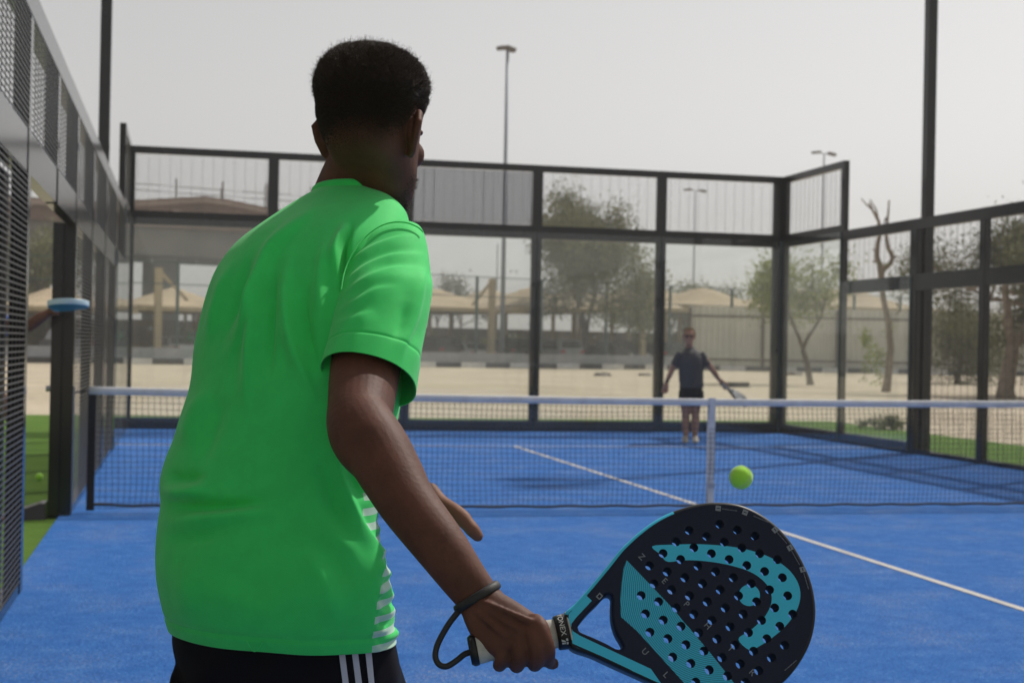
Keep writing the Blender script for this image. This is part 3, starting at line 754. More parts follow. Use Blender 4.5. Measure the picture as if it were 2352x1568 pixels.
# hard pruned tree: a bare trunk with stubs
g = on_ground(2034, 900, GZ); dm = float((g-CAM)@FW)
pt = tag(empty('pruned_tree', tuple(g)), 'hard pruned bare tree trunk with stubby forked limbs', 'tree', 'trees around the court')
Q = lambda u, v, dd=0: PT(u, v, dm+dd)
b = MB()
b.tube([g-np.array([0, 0, .1]), Q(2040, 860), Q(2046, 800), Q(2040, 740), Q(2028, 680), Q(2024, 632), Q(2022, 605)], [0.173, 0.133, 0.121, 0.104, 0.098, 0.110, 0.126], 12)
b.tube([Q(2024, 618), Q(2014, 590), Q(2016, 560), Q(2022, 535), Q(2018, 508), Q(2004, 482), Q(1996, 465)], [0.104, 0.086, 0.075, 0.069, 0.058, 0.040, 0.029], 10)
b.tube([Q(2026, 622), Q(2046, 604), Q(2051, 590), Q(2040, 570), Q(2036, 545), Q(2038, 510), Q(2041, 480), Q(2042, 460)], [0.104, 0.086, 0.081, 0.069, 0.058, 0.046, 0.034, 0.029], 10)
b.tube([Q(2018, 508), Q(2012, 480), Q(1998, 458)], [0.034, 0.029, 0.018], 7)
b.tube([Q(2004, 482), Q(1990, 470), Q(1978, 455)], [0.034, 0.026, 0.018], 7)
for (a, c_) in (((2016, 578), (2004, 572)), ((2020, 600), (2004, 600)), ((2052, 592), (2062, 588)), ((2022, 545), (2012, 540))):
    b.tube([Q(*a), Q(*c_)], [0.046, 0.029], 7)
b.build('trunk', MT['bark_pale'], pt, True)
gen = np.random.default_rng(71)
sp_ = []
for k in range(16):
    a = gen.uniform(0, 6.28); p = np.array(Q(2000+gen.normal(0, 26), gen.uniform(740, 880), gen.normal(0, .3))); sp_.append(p)
me = leaves(sp_, 420, (.16, .16, .25), .08, gen); me.materials.append(LM['bright']); local_to(pt, me); link('side_shoots', me, None, pt)
# dark heap of cut branches at the grass edge
gen = np.random.default_rng(81); hp = []
c0 = on_ground(2035, 985, 0)
for k in range(14): hp.append(np.array([c0[0]+gen.normal(0, .25), c0[1]+gen.normal(0, .2), .03+.13*gen.random()]))
me = leaves(hp, 500, (.09, .09, .05), .05, gen); me.materials.append(LM['dark']); tag(link('cuttings_heap', me), 'dark heap of cut leaves at the edge of the grass', 'heap')
# stones on the sand
gen = np.random.default_rng(91)
for k, (u, v, r_, w_) in enumerate(((2410/1.7415, 1503/1.7415, .45, 'in the middle of the sand'), (2580/1.7415, 1502/1.7415, .35, 'near the fourth dark post'), (3180/1.7415, 1500/1.7415, .5, 'by the glass corner'))):
    p = on_ground(u, v, GZ); b = MB(); b.ball((0, 0, 0), (r_, r_*.7, r_*.28), 10, 6); V = np.array(b.v); V += gen.normal(0, r_*.05, V.shape); b.v = V.tolist()
    o = b.build('stone', MT['rail_brown'], None, world=False); o.location = (p[0], p[1], GZ+.04); tag(o, 'small dark stone lying on the sand '+w_, 'stone', 'stones on the sand')

# ================================================================== people
def skin_mat(name, c, rough=.42):
    m = mat(name, c, rough, spec=.25, var=(22, .22), bump=(150, .4, .0014))
    p = m.node_tree.nodes['Principled BSDF']; p.inputs['Subsurface Weight'].default_value = .08
    p.inputs['Subsurface Radius'].default_value = (.012, .005, .003); p.inputs['Subsurface Scale'].default_value = 1.0
    return m
MT['skin_dark'] = skin_mat('dark_brown_skin', (.105, .041, .027), .6)
MT['skin_fair'] = skin_mat('tanned_fair_skin', (.42, .235, .17), .45)
MT['skin_brown'] = skin_mat('brown_skin', (.17, .075, .048))
def remesh(b, voxel, it=6):
    me = b.mesh('tmp'); o = bpy.data.objects.new('tmp', me); col.objects.link(o)
    md = o.modifiers.new('r', 'REMESH'); md.mode = 'VOXEL'; md.voxel_size = voxel
    bpy.context.view_layer.update(); dg = bpy.context.evaluated_depsgraph_get()
    nm = bpy.data.meshes.new_from_object(o.evaluated_get(dg)); bpy.data.objects.remove(o); bpy.data.meshes.remove(me)
    relax(nm, it); nm.polygons.foreach_set('use_smooth', [True]*len(nm.polygons)); return nm
def coords(me):
    a = np.empty(len(me.vertices)*3); me.vertices.foreach_get('co', a); return a.reshape(-1, 3)
def set_coords(me, V): me.vertices.foreach_set('co', np.ascontiguousarray(V, dtype=np.float64).ravel()); me.update()
def normals(me):
    me.update(); a = np.empty(len(me.vertices)*3); me.vertex_normals.foreach_get('vector', a); return a.reshape(-1, 3)
def relax(me, it, lam=.5, mu=-.52):
    E = np.empty(len(me.edges)*2, dtype=np.int64); me.edges.foreach_get('vertices', E); E = E.reshape(-1, 2); V = coords(me); n = len(V)
    deg = np.bincount(E.ravel(), minlength=n)[:, None]
    for k in range(it):
        for f in (lam, mu):
            S = np.stack([np.bincount(E[:, 0], V[E[:, 1], c], n)+np.bincount(E[:, 1], V[E[:, 0], c], n) for c in range(3)], 1)
            V = V+f*(S/np.maximum(deg, 1)-V)
    set_coords(me, V)
def px_tube(b, keys, n=28, m=None, round_end=False, fl=None):
    """keys: (u, v, depth, radius[, radius in depth]) in picture columns/rows and metres"""
    K = np.array([(k+(k[3],))[:5] if len(k) == 4 else k for k in keys], float)
    R_ = crom(K, m or len(K)*4)
    P = [PT(*r[:3]) for r in R_]; rad = [(r[3], r[4]) for r in R_]
    if round_end:
        d = P[-1]-P[-2]; d /= np.linalg.norm(d); r0 = rad[-1]
        for t in (.45, .75, .95): P.append(P[len(R_)-1]+d*r0[0]*t); rad.append((r0[0]*math.sqrt(1-t*t), r0[1]*math.sqrt(1-t*t)))
    b.tube(P, rad, n, flat=fl if fl is not None else tuple(np.cross(P[-1]-P[0], FW)))
def w_tube(b, keys, n=20, round_end=False):
    K = np.array([k if len(k) == 4 else k for k in keys], float); R_ = crom(K, len(K)*4); P = [r[:3] for r in R_]; rad = [r[3] for r in R_]
    if round_end:
        d = P[-1]-P[-2]; d /= np.linalg.norm(d); r0 = rad[-1]; q = P[-1]
        for t in (.45, .75, .95): P.append(q+d*r0*t); rad.append(r0*math.sqrt(1-t*t))
    b.tube(P, rad, n)
HEAD = [  # height above chin, half width, front, back
    (.000, .018, .098, .060), (.010, .030, .104, .035), (.030, .047, .104, .000), (.055, .058, .101, -.030), (.075, .064, .098, -.062), (.095, .068, .095, -.084),
    (.115, .071, .093, -.094), (.140, .0735, .094, -.099), (.165, .0755, .092, -.100), (.190, .072, .083, -.096), (.210, .062, .068, -.083), (.225, .045, .045, -.060), (.233, .024, .020, -.034), (.235, .006, -.002, -.012)]
def head(b, O, right, fwd, up, s=1.0, n=40, ears=True):
    R_ = crom(HEAD, 40); rings = []
    for (z, w_, yf, yb) in R_:
        w_ = max(w_, .004); mid, hf = (yf+yb)/2, max((yf-yb)/2, .004); ring = []
        for t in np.linspace(0, 2*math.pi, n, endpoint=False):
            c, s_ = math.cos(t), math.sin(t)
            x = w_*math.copysign(abs(c)**.92, c); y = mid+hf*math.copysign(abs(s_)**.92, s_)
            ring.append(O+(right*x+fwd*y+up*(z-.115))*s)
        rings.append(ring)
    b.loft(rings)
    L = lambda x, y, z: O+(right*x+fwd*y+up*(z-.115))*s
    b.tube([L(0, .088, .135), L(0, .100, .115), L(0, .113, .090), L(0, .100, .083)], [.008*s, .010*s, .014*s, .010*s], 12)      # nose
    for sx in (-1, 1):
        b.ball(L(sx*.014, .098, .088), .009*s, 10, 8)
        b.ball(L(sx*.031, .083, .142), np.array((.020, .012, .008))*s, 12, 8, (right, fwd, up))  # brow
        b.ball(L(sx*.045, .066, .100), np.array((.018, .018, .022))*s, 12, 8, (right, fwd, up))  # cheek
        if ears:
            pts = [L(sx*.072, .000, .082), L(sx*.079, -.005, .090), L(sx*.087, -.014, .110), L(sx*.093, -.018, .132), L(sx*.089, -.009, .148), L(sx*.076, .004, .142)]
            b.tube(pts, [(.007*s, .006*s), (.009*s, .006*s), (.010*s, .006*s), (.010*s, .006*s), (.008*s, .006*s), (.006*s, .005*s)], 10)
            b.ball(L(sx*.078, -.006, .117), np.array((.008, .014, .028))*s, 12, 8, (right, fwd, up))
    b.ball(L(0, .096, .060), np.array((.024, .010, .006))*s, 12, 8, (right, fwd, up)); b.ball(L(0, .095, .049), np.array((.020, .010, .007))*s, 12, 8, (right, fwd, up))   # lips
    return L

# ------------------------------------------------------------------ the player in green
player = tag(empty('person', (0, 0, 0)), 'person in a bright green T-shirt seen from behind, holding a racket low', 'person')
pl0 = PT(650, 1500, 2.28); player.location = (pl0[0], pl0[1], 0)
VH = Vector
hz = np.array([0, 0, 1.0])
fw_h = np.array([FW[0], FW[1], 0]); fw_h /= np.linalg.norm(fw_h); rt_h = np.array([RT[0], RT[1], 0]); rt_h /= np.linalg.norm(rt_h)
hy = math.radians(23)
hf = fw_h*math.cos(hy)+rt_h*math.sin(hy)-hz*.10; hf /= np.linalg.norm(hf)
hr = np.cross(hf, hz); hr /= np.linalg.norm(hr); hu = np.cross(hr, hf)
HO = PT(853, 316, 2.47); HS = 1.06
b = MB()
HL = head(b, HO, hr, hf, hu, HS)
px_tube(b, [(785, 520, 2.56, .075, .07), (796, 470, 2.55, .066), (806, 430, 2.535, .060), (818, 395, 2.515, .0565), (835, 350, 2.49, .056), (845, 310, 2.48, .055)])
px_tube(b, [(640, 1500, 2.30, .150, .10), (630, 1350, 2.30, .145, .10), (640, 1150, 2.31, .14, .095), (670, 900, 2.35, .13, .09), (705, 700, 2.43, .12, .085), (745, 600, 2.50, .10, .07), (775, 520, 2.55, .075, .06)], fl=tuple(RT))
# racket arm
px_tube(b, [(868, 600, 2.375, .048), (860, 700, 2.305, .052), (846, 800, 2.235, .055), (836, 870, 2.18, .0530), (829, 930, 2.13, .0495), (825, 975, 2.09, .0475), (838, 1010, 2.07, .0475), (868, 1045, 2.052, .0455), (905, 1100, 2.025, .038), (925, 1135, 2.01, .025)])
px_tube(b, [(822, 955, 2.10, .044), (846, 1000, 2.07, .0475), (872, 1042, 2.05, .0475, .046), (905, 1100, 2.025, .0445, .043), (940, 1160, 1.998, .0405, .039), (1012, 1254, 1.962, .0365, .034), (1058, 1318, 1.945, .0325, .028), (1095, 1367, 1.935, .0295, .0235), (1118, 1396, 1.928, .030, .0225)])
b.ball(PT(800, 988, 2.085), .030, 14, 10)                                                    # point of the elbow
# hand closed on the grip
def ring_px(c0, c1, D, B, n=28, e=.85):
    uc, vc, hu_, hv = (c0[0]+c1[0])/2, (c0[1]+c1[1])/2, (c1[0]-c0[0])/2, (c1[1]-c0[1])/2; out = []
    for t in np.linspace(0, 2*math.pi, n, endpoint=False):
        c, s_ = math.cos(t), math.sin(t); c = math.copysign(abs(c)**e, c); s_ = math.copysign(abs(s_)**e, s_)
        out.append(PT(uc+hu_*c, vc+hv*c, D-B*s_))
    return out
hk = [((1052, 1397), (1137, 1343), 1.935, .023), ((1061, 1412), (1150, 1358), 1.927, .023), ((1070, 1436), (1178, 1375), 1.918, .023), ((1086, 1466), (1212, 1397), 1.906, .022), ((1108, 1490), (1240, 1418), 1.896, .021), ((1136, 1508), (1250, 1436), 1.888, .017), ((1146, 1514), (1252, 1446), 1.886, .011)]
hkk = crom([(*a, *c, d, e) for a, c, d, e in hk], 22)
b.loft([ring_px(r[:2], r[2:4], r[4], r[5]) for r in hkk])
FING = [
 [(1226, 1424, 1.893, .0115), (1240, 1439, 1.878, .0122), (1250, 1466, 1.870, .0112), (1258, 1492, 1.872, .0108), (1258, 1511, 1.884, .0102), (1262, 1519, 1.896, .0094), (1270, 1523, 1.902, .0085)],
 [(1208, 1438, 1.893, .0115), (1226, 1459, 1.874, .0125), (1234, 1486, 1.866, .0114), (1235, 1511, 1.870, .0110), (1229, 1524, 1.886, .0105), (1227, 1521, 1.918, .0098), (1226, 1500, 1.942, .0090), (1226, 1482, 1.948, .0080)],
 [(1174, 1452, 1.896, .0115), (1190, 1474, 1.879, .0120), (1194, 1499, 1.871, .0110), (1192, 1518, 1.875, .0106), (1187, 1528, 1.890, .0102), (1186, 1522, 1.922, .0095), (1185, 1502, 1.942, .0088), (1185, 1484, 1.948, .0078)],
 [(1142, 1468, 1.900, .0105), (1155, 1489, 1.886, .0108), (1156, 1508, 1.880, .0100), (1151, 1521, 1.885, .0096), (1147, 1527, 1.900, .0092), (1146, 1521, 1.928, .0085), (1146, 1503, 1.944, .0080), (1147, 1487, 1.948, .0070)]]
for k in FING: px_tube(b, [(*q[:3], q[3]*.95) for q in k], 18, round_end=True)
px_tube(b, [(1110, 1388, 1.940, .020), (1150, 1402, 1.950, .017), (1195, 1418, 1.958, .0135), (1232, 1438, 1.960, .0115), (1248, 1452, 1.958, .0095)], 18, round_end=True)
for (u0, v0, u1, v1) in ((1092, 1375, 1222, 1428), (1088, 1382, 1196, 1448), (1082, 1392, 1166, 1464)):    # tendons on the back of the hand
    px_tube(b, [(u0, v0, 1.912, .0045), ((u0+u1)/2, (v0+v1)/2, 1.8875, .0048), (u1, v1, 1.876, .0052)], 10)
# other arm, carried in front of the body, hand showing past the forearm
px_tube(b, [(610, 660, 2.53, .055), (570, 740, 2.57, .055), (575, 850, 2.63, .052), (600, 960, 2.66, .047), (660, 1020, 2.62, .046), (760, 1080, 2.50, .043), (860, 1112, 2.36, .034), (925, 1130, 2.28, .029), (950, 1136, 2.26, .029)])
hk2 = crom([(915, 1095, 925, 1168, 2.285, .020), (950, 1092, 955, 1180, 2.25, .018), (985, 1105, 985, 1198, 2.225, .016), (1005, 1125, 1000, 1200, 2.215, .012)], 14)
b.loft([ring_px(r[:2], r[2:4], r[4], r[5]) for r in hk2])
px_tube(b, [(985, 1122, 2.225, .0130), (1008, 1152, 2.205, .0138), (1026, 1163, 2.195, .0124), (1044, 1174, 2.185, .0122), (1062, 1190, 2.176, .0130), (1074, 1203, 2.170, .0112), (1086, 1217, 2.166, .0110), (1097, 1230, 2.165, .0088)], 18, round_end=True)
for (u, v) in ((1006, 1212), (988, 1228), (966, 1232)):
    px_tube(b, [(u-24, v-55, 2.22, .0105), (u-8, v-28, 2.215, .0105), (u-3, v-8, 2.23, .0095), (u-8, v+6, 2.25, .0085)], 14, round_end=True)
px_tube(b, [(940, 1110, 2.25, .014), (962, 1112, 2.27, .012), (975, 1125, 2.29, .010)], 14, round_end=True)
# legs and feet below the frame
hipL, hipR = PT(556, 1470, 2.30), PT(762, 1470, 2.27)
for hp, sx in ((hipL, -1), (hipR, 1)):
    kn_ = hp+rt_h*sx*.07+fw_h*.16; kn_[2] = .46; an = kn_-fw_h*.13+rt_h*sx*.02; an[2] = .10
    hp2 = hp.copy(); hp2[2] += .06
    w_tube(b, [(*hp2, .085), (*((hp*.6+kn_*.4)), .080), (*kn_, .060), (*(kn_*.55+an*.45-fw_h*.02), .056), (*an, .040), (an[0], an[1], .05, .042)], 24)
    w_tube(b, [(*(an-fw_h*.05-hz*.05), .036), (*(an+fw_h*.04-hz*.055), .040), (*(an+fw_h*.13-hz*.065), .032)], 18, True)
    sb_ = MB(); f0 = an-fw_h*.075
    rings = []
    for t, w_, h_ in ((0, .030, .075), (.04, .040, .088), (.12, .042, .082), (.2, .046, .06), (.26, .043, .045), (.295, .026, .034)):
        c_ = f0+fw_h*t; ring = []
        for q in np.linspace(0, 2*math.pi, 20, endpoint=False): ring.append((c_[0]+rt_h[0]*w_*math.cos(q), c_[1]+rt_h[1]*w_*math.cos(q), max(.004, .004+h_*(.42+.58*math.sin(q)))))
        rings.append(ring)
    sh = sb_.loft(rings).build('shoe', mat('white_shoe', (.6, .6, .6), .6), player, True)
me = remesh(b, .0025, 6)
Pb = project(coords(me)); fc = -(normals(me)@FW)          # free hand: paler palm skin, also painting in the warm sunlight on it
palm_sunlit = np.clip((Pb[:, 0]-985)/30, 0, 1)*np.clip((Pb[:, 2]-2.12)/.02, 0, 1)*np.clip((1290-Pb[:, 1])/20, 0, 1)*np.clip((Pb[:, 1]-1090)/20, 0, 1)*np.clip(fc*2+.4, 0, 1)
at_ = me.attributes.new('palm_sunlit', 'FLOAT', 'POINT'); at_.data.foreach_set('value', palm_sunlit.astype(np.float32))
sk = MT['skin_dark'].node_tree; p_ = sk.nodes['Principled BSDF']; an_ = sk.nodes.new('ShaderNodeAttribute'); an_.attribute_name = 'palm_sunlit'; mx_ = sk.nodes.new('ShaderNodeMix'); mx_.data_type = 'RGBA'
src_ = p_.inputs['Base Color'].links[0].from_socket; sk.links.new(src_, mx_.inputs['A']); mx_.inputs['B'].default_value = (.22, .105, .068, 1); sk.links.new(an_.outputs['Fac'], mx_.inputs['Factor']); sk.links.new(mx_.outputs['Result'], p_.inputs['Base Color'])
me.materials.append(MT['skin_dark']); local_to(player, me)
link('body', me, None, player)

# ------------------------------------------------------------------ shirt
def z_to_v(u, D, z): return IH/2+FPX*(FW[2]+RT[2]*(u-IW/2)/FPX-(z-CAM[2])/D)/UP[2]
# row: v at mid depth, left column, right column, near depth, half depth, turn, tilt
ROWS = [(1457, 386, 911, 2.150, .135, .030, 0), (1400, 371, 905, 2.132, .140, .030, 0), (1340, 359, 898, 2.122, .140, .030, 0), (1280, 357, 887, 2.125, .138, .032, 0),
        (1220, 362, 872, 2.140, .135, .034, .02), (1165, 368, 866, 2.156, .130, .036, .03), (1117, 366, 872, 2.166, .128, .038, .04), (1062, 380, 886, 2.178, .125, .04, .05),
        (1000, 405, 905, 2.188, .125, .04, .07), (922, 428, 921, 2.200, .125, .04, .10), (863, 440, 923, 2.214, .126, .04, .12), (780, 449, 923, 2.236, .130, .04, .16),
        (700, 466, 926, 2.268, .130, .04, .20), (640, 485, 932, 2.296, .130, .04, .24), (600, 506, 936, 2.320, .126, .04, .26), (565, 535, 940, 2.348, .120, .036, .27),
        (535, 574, 940, 2.376, .112, .032, .26), (508, 612, 935, 2.402, .103, .028, .23), (485, 648, 920, 2.424, .093, .022, .20), (465, 682, 900, 2.440, .083, .016, .16), (452, 706, 880, 2.452, .075, .012, .13), (444, 720, 866, 2.460, .070, .010, .12)]
def torso_pt(row, th, out=0.0, ex=.88):
    v, uL, uR, Db, B, K_, tl = row; Dc = Db+B
    zc = PT((uL+uR)/2, v, Dc)[2]
    c, s_ = math.cos(th), math.sin(th); c = math.copysign(abs(c)**ex, c); s_ = math.copysign(abs(s_)**ex, s_)
    u = (uL+uR)/2+(uR-uL)/2*c; D = Dc-(B+out)*s_-K_*c
    return PT(u, z_to_v(u, D, zc-tl*(D-Dc)), D)
NR_, NT_ = 300, 420
R_ = crom(ROWS, NR_); TH = np.linspace(0, 2*math.pi, NT_, endpoint=False)
V = np.array([[torso_pt(r, t) for t in TH] for r in R_])
def loft_mesh(name, V):
    k, n = V.shape[:2]; i = np.arange(k-1)[:, None]*n; j = np.arange(n)[None, :]; j2 = (j+1) % n
    F = np.stack([i+j, i+j2, i+n+j2, i+n+j], -1).reshape(-1, 4)
    me = bpy.data.meshes.new(name); me.from_pydata(V.reshape(-1, 3).tolist(), [], F.tolist()); me.update()
    me.polygons.foreach_set('use_smooth', [True]*len(me.polygons)); return me
def seg_dist(P, line):
    """distance of picture points to a polyline, and the fraction along it"""
    L_ = np.array(line, float); best = np.full(len(P), 1e9); fr = np.zeros(len(P)); tot = np.linalg.norm(np.diff(L_, axis=0), axis=1); cum = np.concatenate([[0], np.cumsum(tot)])
    sg = np.zeros(len(P))
    for i in range(len(L_)-1):
        a, d = L_[i], L_[i+1]-L_[i]; t = np.clip(((P-a)@d)/(d@d), 0, 1); q = P-(a+t[:, None]*d); r = np.linalg.norm(q, axis=1)
        m_ = r < best; best[m_] = r[m_]; fr[m_] = (cum[i]+t[m_]*tot[i])/cum[-1]; sg[m_] = np.sign(q[m_]@np.array([d[1], -d[0]]))
    return best, fr, sg
def folds(V, N, FL, near, gain=2.1, tp_=2.4):
    """push cloth out (or in) along hand drawn fold lines; only where it faces the back of the wearer"""
    P = project(V); D = np.zeros(len(V))
    for line, amp, w_, *k in FL:
        line = crom(line, 24) if len(line) > 2 else line
        d, f, sg = seg_dist(P[:, :2], line)
        fade = np.clip(np.minimum(f, 1-f)*tp_, 0, 1); fade = fade*fade*(3-2*fade)
        wr = w_*np.where(sg > 0, 1.0, k[0] if k else 1.0)
        D += gain*amp*fade*np.exp(-(d/wr)**2)
    return V+N*(D*near)[:, None]
me = loft_mesh('shirt', V); N = normals(me); Vf = V.reshape(-1, 3); Pp = project(Vf)
if (N@FW)[NT_*150+NT_//4] > 0: N = -N
near = np.clip((-(N@FW)+.25)/.4, 0, 1)
FL = [
 ([(745, 452), (700, 500), (664, 534), (623, 584), (600, 651), (577, 718), (541, 792), (497, 850)], .0060, 13, 1.9),
 ([(672, 560), (661, 636), (661, 695), (670, 768), (694, 841), (735, 940)], .0055, 13, 2.2),
 ([(640, 575), (618, 620), (597, 680), (585, 754), (574, 841), (560, 960)], .0050, 14, 1.6),
 ([(540, 590), (524, 636), (503, 710), (468, 803)], .0045, 13, 1.7),
 ([(800, 505), (788, 545), (772, 584), (766, 640)], .0055, 12, 1.6),
 ([(815, 500), (793, 560), (788, 640), (780, 690)], -.0060, 11),
 ([(760, 520), (742, 600), (735, 690), (745, 790)], .0035, 20),
 ([(590, 560), (560, 640), (535, 720), (505, 800)], -.0030, 15),
 ([(640, 620), (628, 700), (620, 790), (615, 900)], -.0035, 16),
 ([(700, 620), (698, 700), (712, 790), (740, 870)], -.0040, 18),
 ([(480, 880), (445, 960), (420, 1040)], .0040, 18), ([(520, 900), (480, 1000), (450, 1090)], -.0035, 20),
 ([(362, 1122), (420, 1132), (500, 1126)], .0060, 15), ([(360, 1158), (430, 1166), (560, 1160), (640, 1150)], -.0055, 15), ([(358, 1196), (450, 1194), (560, 1180), (660, 1172)], .0045, 17),
 ([(362, 1240), (440, 1236), (540, 1220)], -.0030, 18), ([(372, 1090), (430, 1098), (480, 1090)], -.0040, 14),
 ([(752, 985), (768, 1040), (792, 1110), (824, 1200), (862, 1262), (869, 1320), (862, 1385), (853, 1500)], .0034, 10, 2.6),
 ([(790, 1030), (822, 1100), (846, 1160)], -.006, 20),
 ([(720, 1010), (745, 1090), (780, 1180), (812, 1260)], -.0045, 26),
 ([(640, 1220), (720, 1300), (755, 1370), (785, 1470)], .0022, 22), ([(690, 1220), (770, 1290), (815, 1370)], -.0020, 26), ([(725, 1195), (800, 1255), (845, 1320)], .0012, 20),
 ([(470, 1300), (560, 1330), (640, 1400)], -.0025, 40), ([(420, 1280), (430, 1370), (440, 1450)], .0025, 30),
]
Vf = folds(Vf, N, [(q[0], q[1], q[2]*.72, *q[3:]) for q in FL[:10]], near, 3.4); Vf = folds(Vf, N, FL[10:], near, 2.7)
# gathers of the striped front panel on the right flank
fr_m = np.clip((Pp[:, 0]-858)/14, 0, 1)*np.clip((Pp[:, 1]-1160)/40, 0, 1)
side_dir = RT*.8-FW*.5
gath = .0028*np.sin((Pp[:, 1]-1205)/47*2*math.pi+.5*np.sin(Pp[:, 0]*.09))+.0014*np.sin(Pp[:, 1]*.21+Pp[:, 0]*.15)
Vf = Vf+np.outer(fr_m*gath, side_dir)
# turned up hem: a stitched line and a flat band below it
gi = np.repeat(np.arange(NR_), NT_); hem = np.exp(-((gi-8.5)/1.1)**2)
Vf = Vf-N*(hem*.0022)[:, None]
Vf = Vf+N*(np.where(gi < 8, .0007, 0))[:, None]
Vf = Vf+N*(.0011*np.sin(Pp[:, 0]*.031+np.sin(Pp[:, 1]*.011)*2)*np.sin(Pp[:, 1]*.017+1.0))[:, None]
set_coords(me, Vf)
# which part of the cloth is the striped front, stored on the mesh so the print moves with it
bl = crom([(846, 1090), (838, 1143), (830, 1187), (846, 1228), (866, 1265), (868, 1320), (861, 1382), (853, 1492), (851, 1540)], 40)
bu = np.interp(Pp[:, 1], bl[:, 1], bl[:, 0], left=1200)
sn = np.tile(np.sin(TH), NR_); cs_ = np.tile(np.cos(TH), NR_)
frontness = np.where((Pp[:, 1] > 1095) & (cs_ > .3), Pp[:, 0]-bu, -40.0); frontness = np.where(sn < np.where(gi > 215, -.55, -.12), 40.0, frontness)
a = me.attributes.new('front', 'FLOAT', 'POINT'); a.data.foreach_set('value', np.clip(frontness, -40, 40))
zz = V.reshape(-1, 3)[:, 2]; zh = zz.min()
a = me.attributes.new('rise', 'FLOAT', 'POINT'); a.data.foreach_set('value', zz-zh)
def cloth(name, c, white=None, rough=.7):
    m = mat(name, c, rough, spec=.22, sheen=.18, var=(30, .05)); n = m.node_tree.nodes; l = m.node_tree.links; p = n['Principled BSDF']
    tc = n.new('ShaderNodeTexCoord'); w1 = n.new('ShaderNodeTexWave'); w1.inputs['Scale'].default_value = 210; w1.bands_direction = 'DIAGONAL'; w1.inputs['Distortion'].default_value = 1.5
    l.new(tc.outputs['Object'], w1.inputs['Vector']); bp = n.new('ShaderNodeBump'); bp.inputs['Strength'].default_value = .22; bp.inputs['Distance'].default_value = .0006
    l.new(w1.outputs[0], bp.inputs['Height']); l.new(bp.outputs[0], p.inputs['Normal'])
    if white:
        a1 = n.new('ShaderNodeAttribute'); a1.attribute_name = 'front'; a2 = n.new('ShaderNodeAttribute'); a2.attribute_name = 'rise'
        g1 = n.new('ShaderNodeMath'); g1.operation = 'GREATER_THAN'; g1.inputs[1].default_value = 0; l.new(a1.outputs['Fac'], g1.inputs[0])
        md = n.new('ShaderNodeMath'); md.operation = 'FRACT'; dv = n.new('ShaderNodeMath'); dv.operation = 'MULTIPLY'; dv.inputs[1].default_value = 1/.0226
        l.new(a2.outputs['Fac'], dv.inputs[0]); l.new(dv.outputs[0], md.inputs[0])
        lt = n.new('ShaderNodeMath'); lt.operation = 'LESS_THAN'; lt.inputs[1].default_value = .5; l.new(md.outputs[0], lt.inputs[0])
        mu = n.new('ShaderNodeMath'); mu.operation = 'MULTIPLY'; l.new(g1.outputs[0], mu.inputs[0]); l.new(lt.outputs[0], mu.inputs[1])
        mx = n.new('ShaderNodeMix'); mx.data_type = 'RGBA'; l.new(mu.outputs[0], mx.inputs['Factor'])
        src = p.inputs['Base Color'].links[0].from_socket; l.new(src, mx.inputs['A']); mx.inputs['B'].default_value = (*white, 1); l.new(mx.outputs['Result'], p.inputs['Base Color'])
    return m
GREEN = (.040, .66, .140)
MT['shirt'] = cloth('green_jersey', GREEN, (.47, .68, .54)); MT['sleeve'] = cloth('green_jersey_sleeve', GREEN)
me.materials.append(MT['shirt'])
local_to(player, me); shirt = link('shirt', me, None, player); md = shirt.modifiers.new('thickness', 'SOLIDIFY'); md.thickness = .0016; md.offset = 0
# collar band
top = R_[-1]; b = MB(); pts = [torso_pt((top[0]-2, top[1]-1, top[2]+1, *top[3:]), t) for t in np.linspace(0, 2*math.pi, 96)]
b.tube(pts, [(.008, .0035)]*96, 10, cap=False, flat=(0, 0, 1)); b.build('collar', MT['sleeve'], shirt, True, world=False)
# raised stitching loops in the hem
for (x0, x1, dv) in ((566, 604, 24), (656, 700, 20)):
    pts = []
    for t in np.linspace(0, 1, 14):
        u = x0+(x1-x0)*t; v = 1471+dv*math.sin(math.pi*t)+(u-566)*.01; pts.append(PT(u, v, 2.145))
    MB().tube(pts, [.0009]*14, 6).build('stitching', MT['sleeve'], shirt, True, world=False)
# sleeve over the racket arm
SL = [(838, 524, 925, 505, 2.405, .045, 0, 0), (805, 546, 963, 520, 2.385, .062, 0, -6), (793, 582, 979, 560, 2.358, .070, 0, -8), (787, 625, 988, 626, 2.322, .074, 0, -12), (779, 666, 992, 662, 2.292, .075, 0, -20),
      (768, 718, 981, 715, 2.264, .074, -3, -30), (758, 772, 966, 785, 2.236, .074, -6, -42), (748, 812, 961, 842, 2.216, .074, -6, -51), (738, 849, 954, 893, 2.200, .074, -6, -58)]
S_ = crom(SL, 150); n = 200; VS = []
for r in S_:
    uc, vc, h0, h1 = (r[0]+r[2])/2, (r[1]+r[3])/2, (r[2]-r[0])/2, (r[3]-r[1])/2; ring = []
    for t in np.linspace(0, 2*math.pi, n, endpoint=False):
        c, s_ = math.cos(t), math.sin(t); c2 = math.copysign(abs(c)**.92, c); s2 = math.copysign(abs(s_)**.92, s_)
        ring.append(PT(uc+h0*c2+r[6]*s2, vc+h1*c2+r[7]*s2, r[4]-r[5]*s2))
    VS.append(ring)
VS = np.array(VS); sm = loft_mesh('sleeve', VS); N = normals(sm); Vf = VS.reshape(-1, 3)
if (N@FW)[n*80+n//4] > 0: N = -N
near = np.clip((-(N@FW)+.3)/.4, 0, 1)
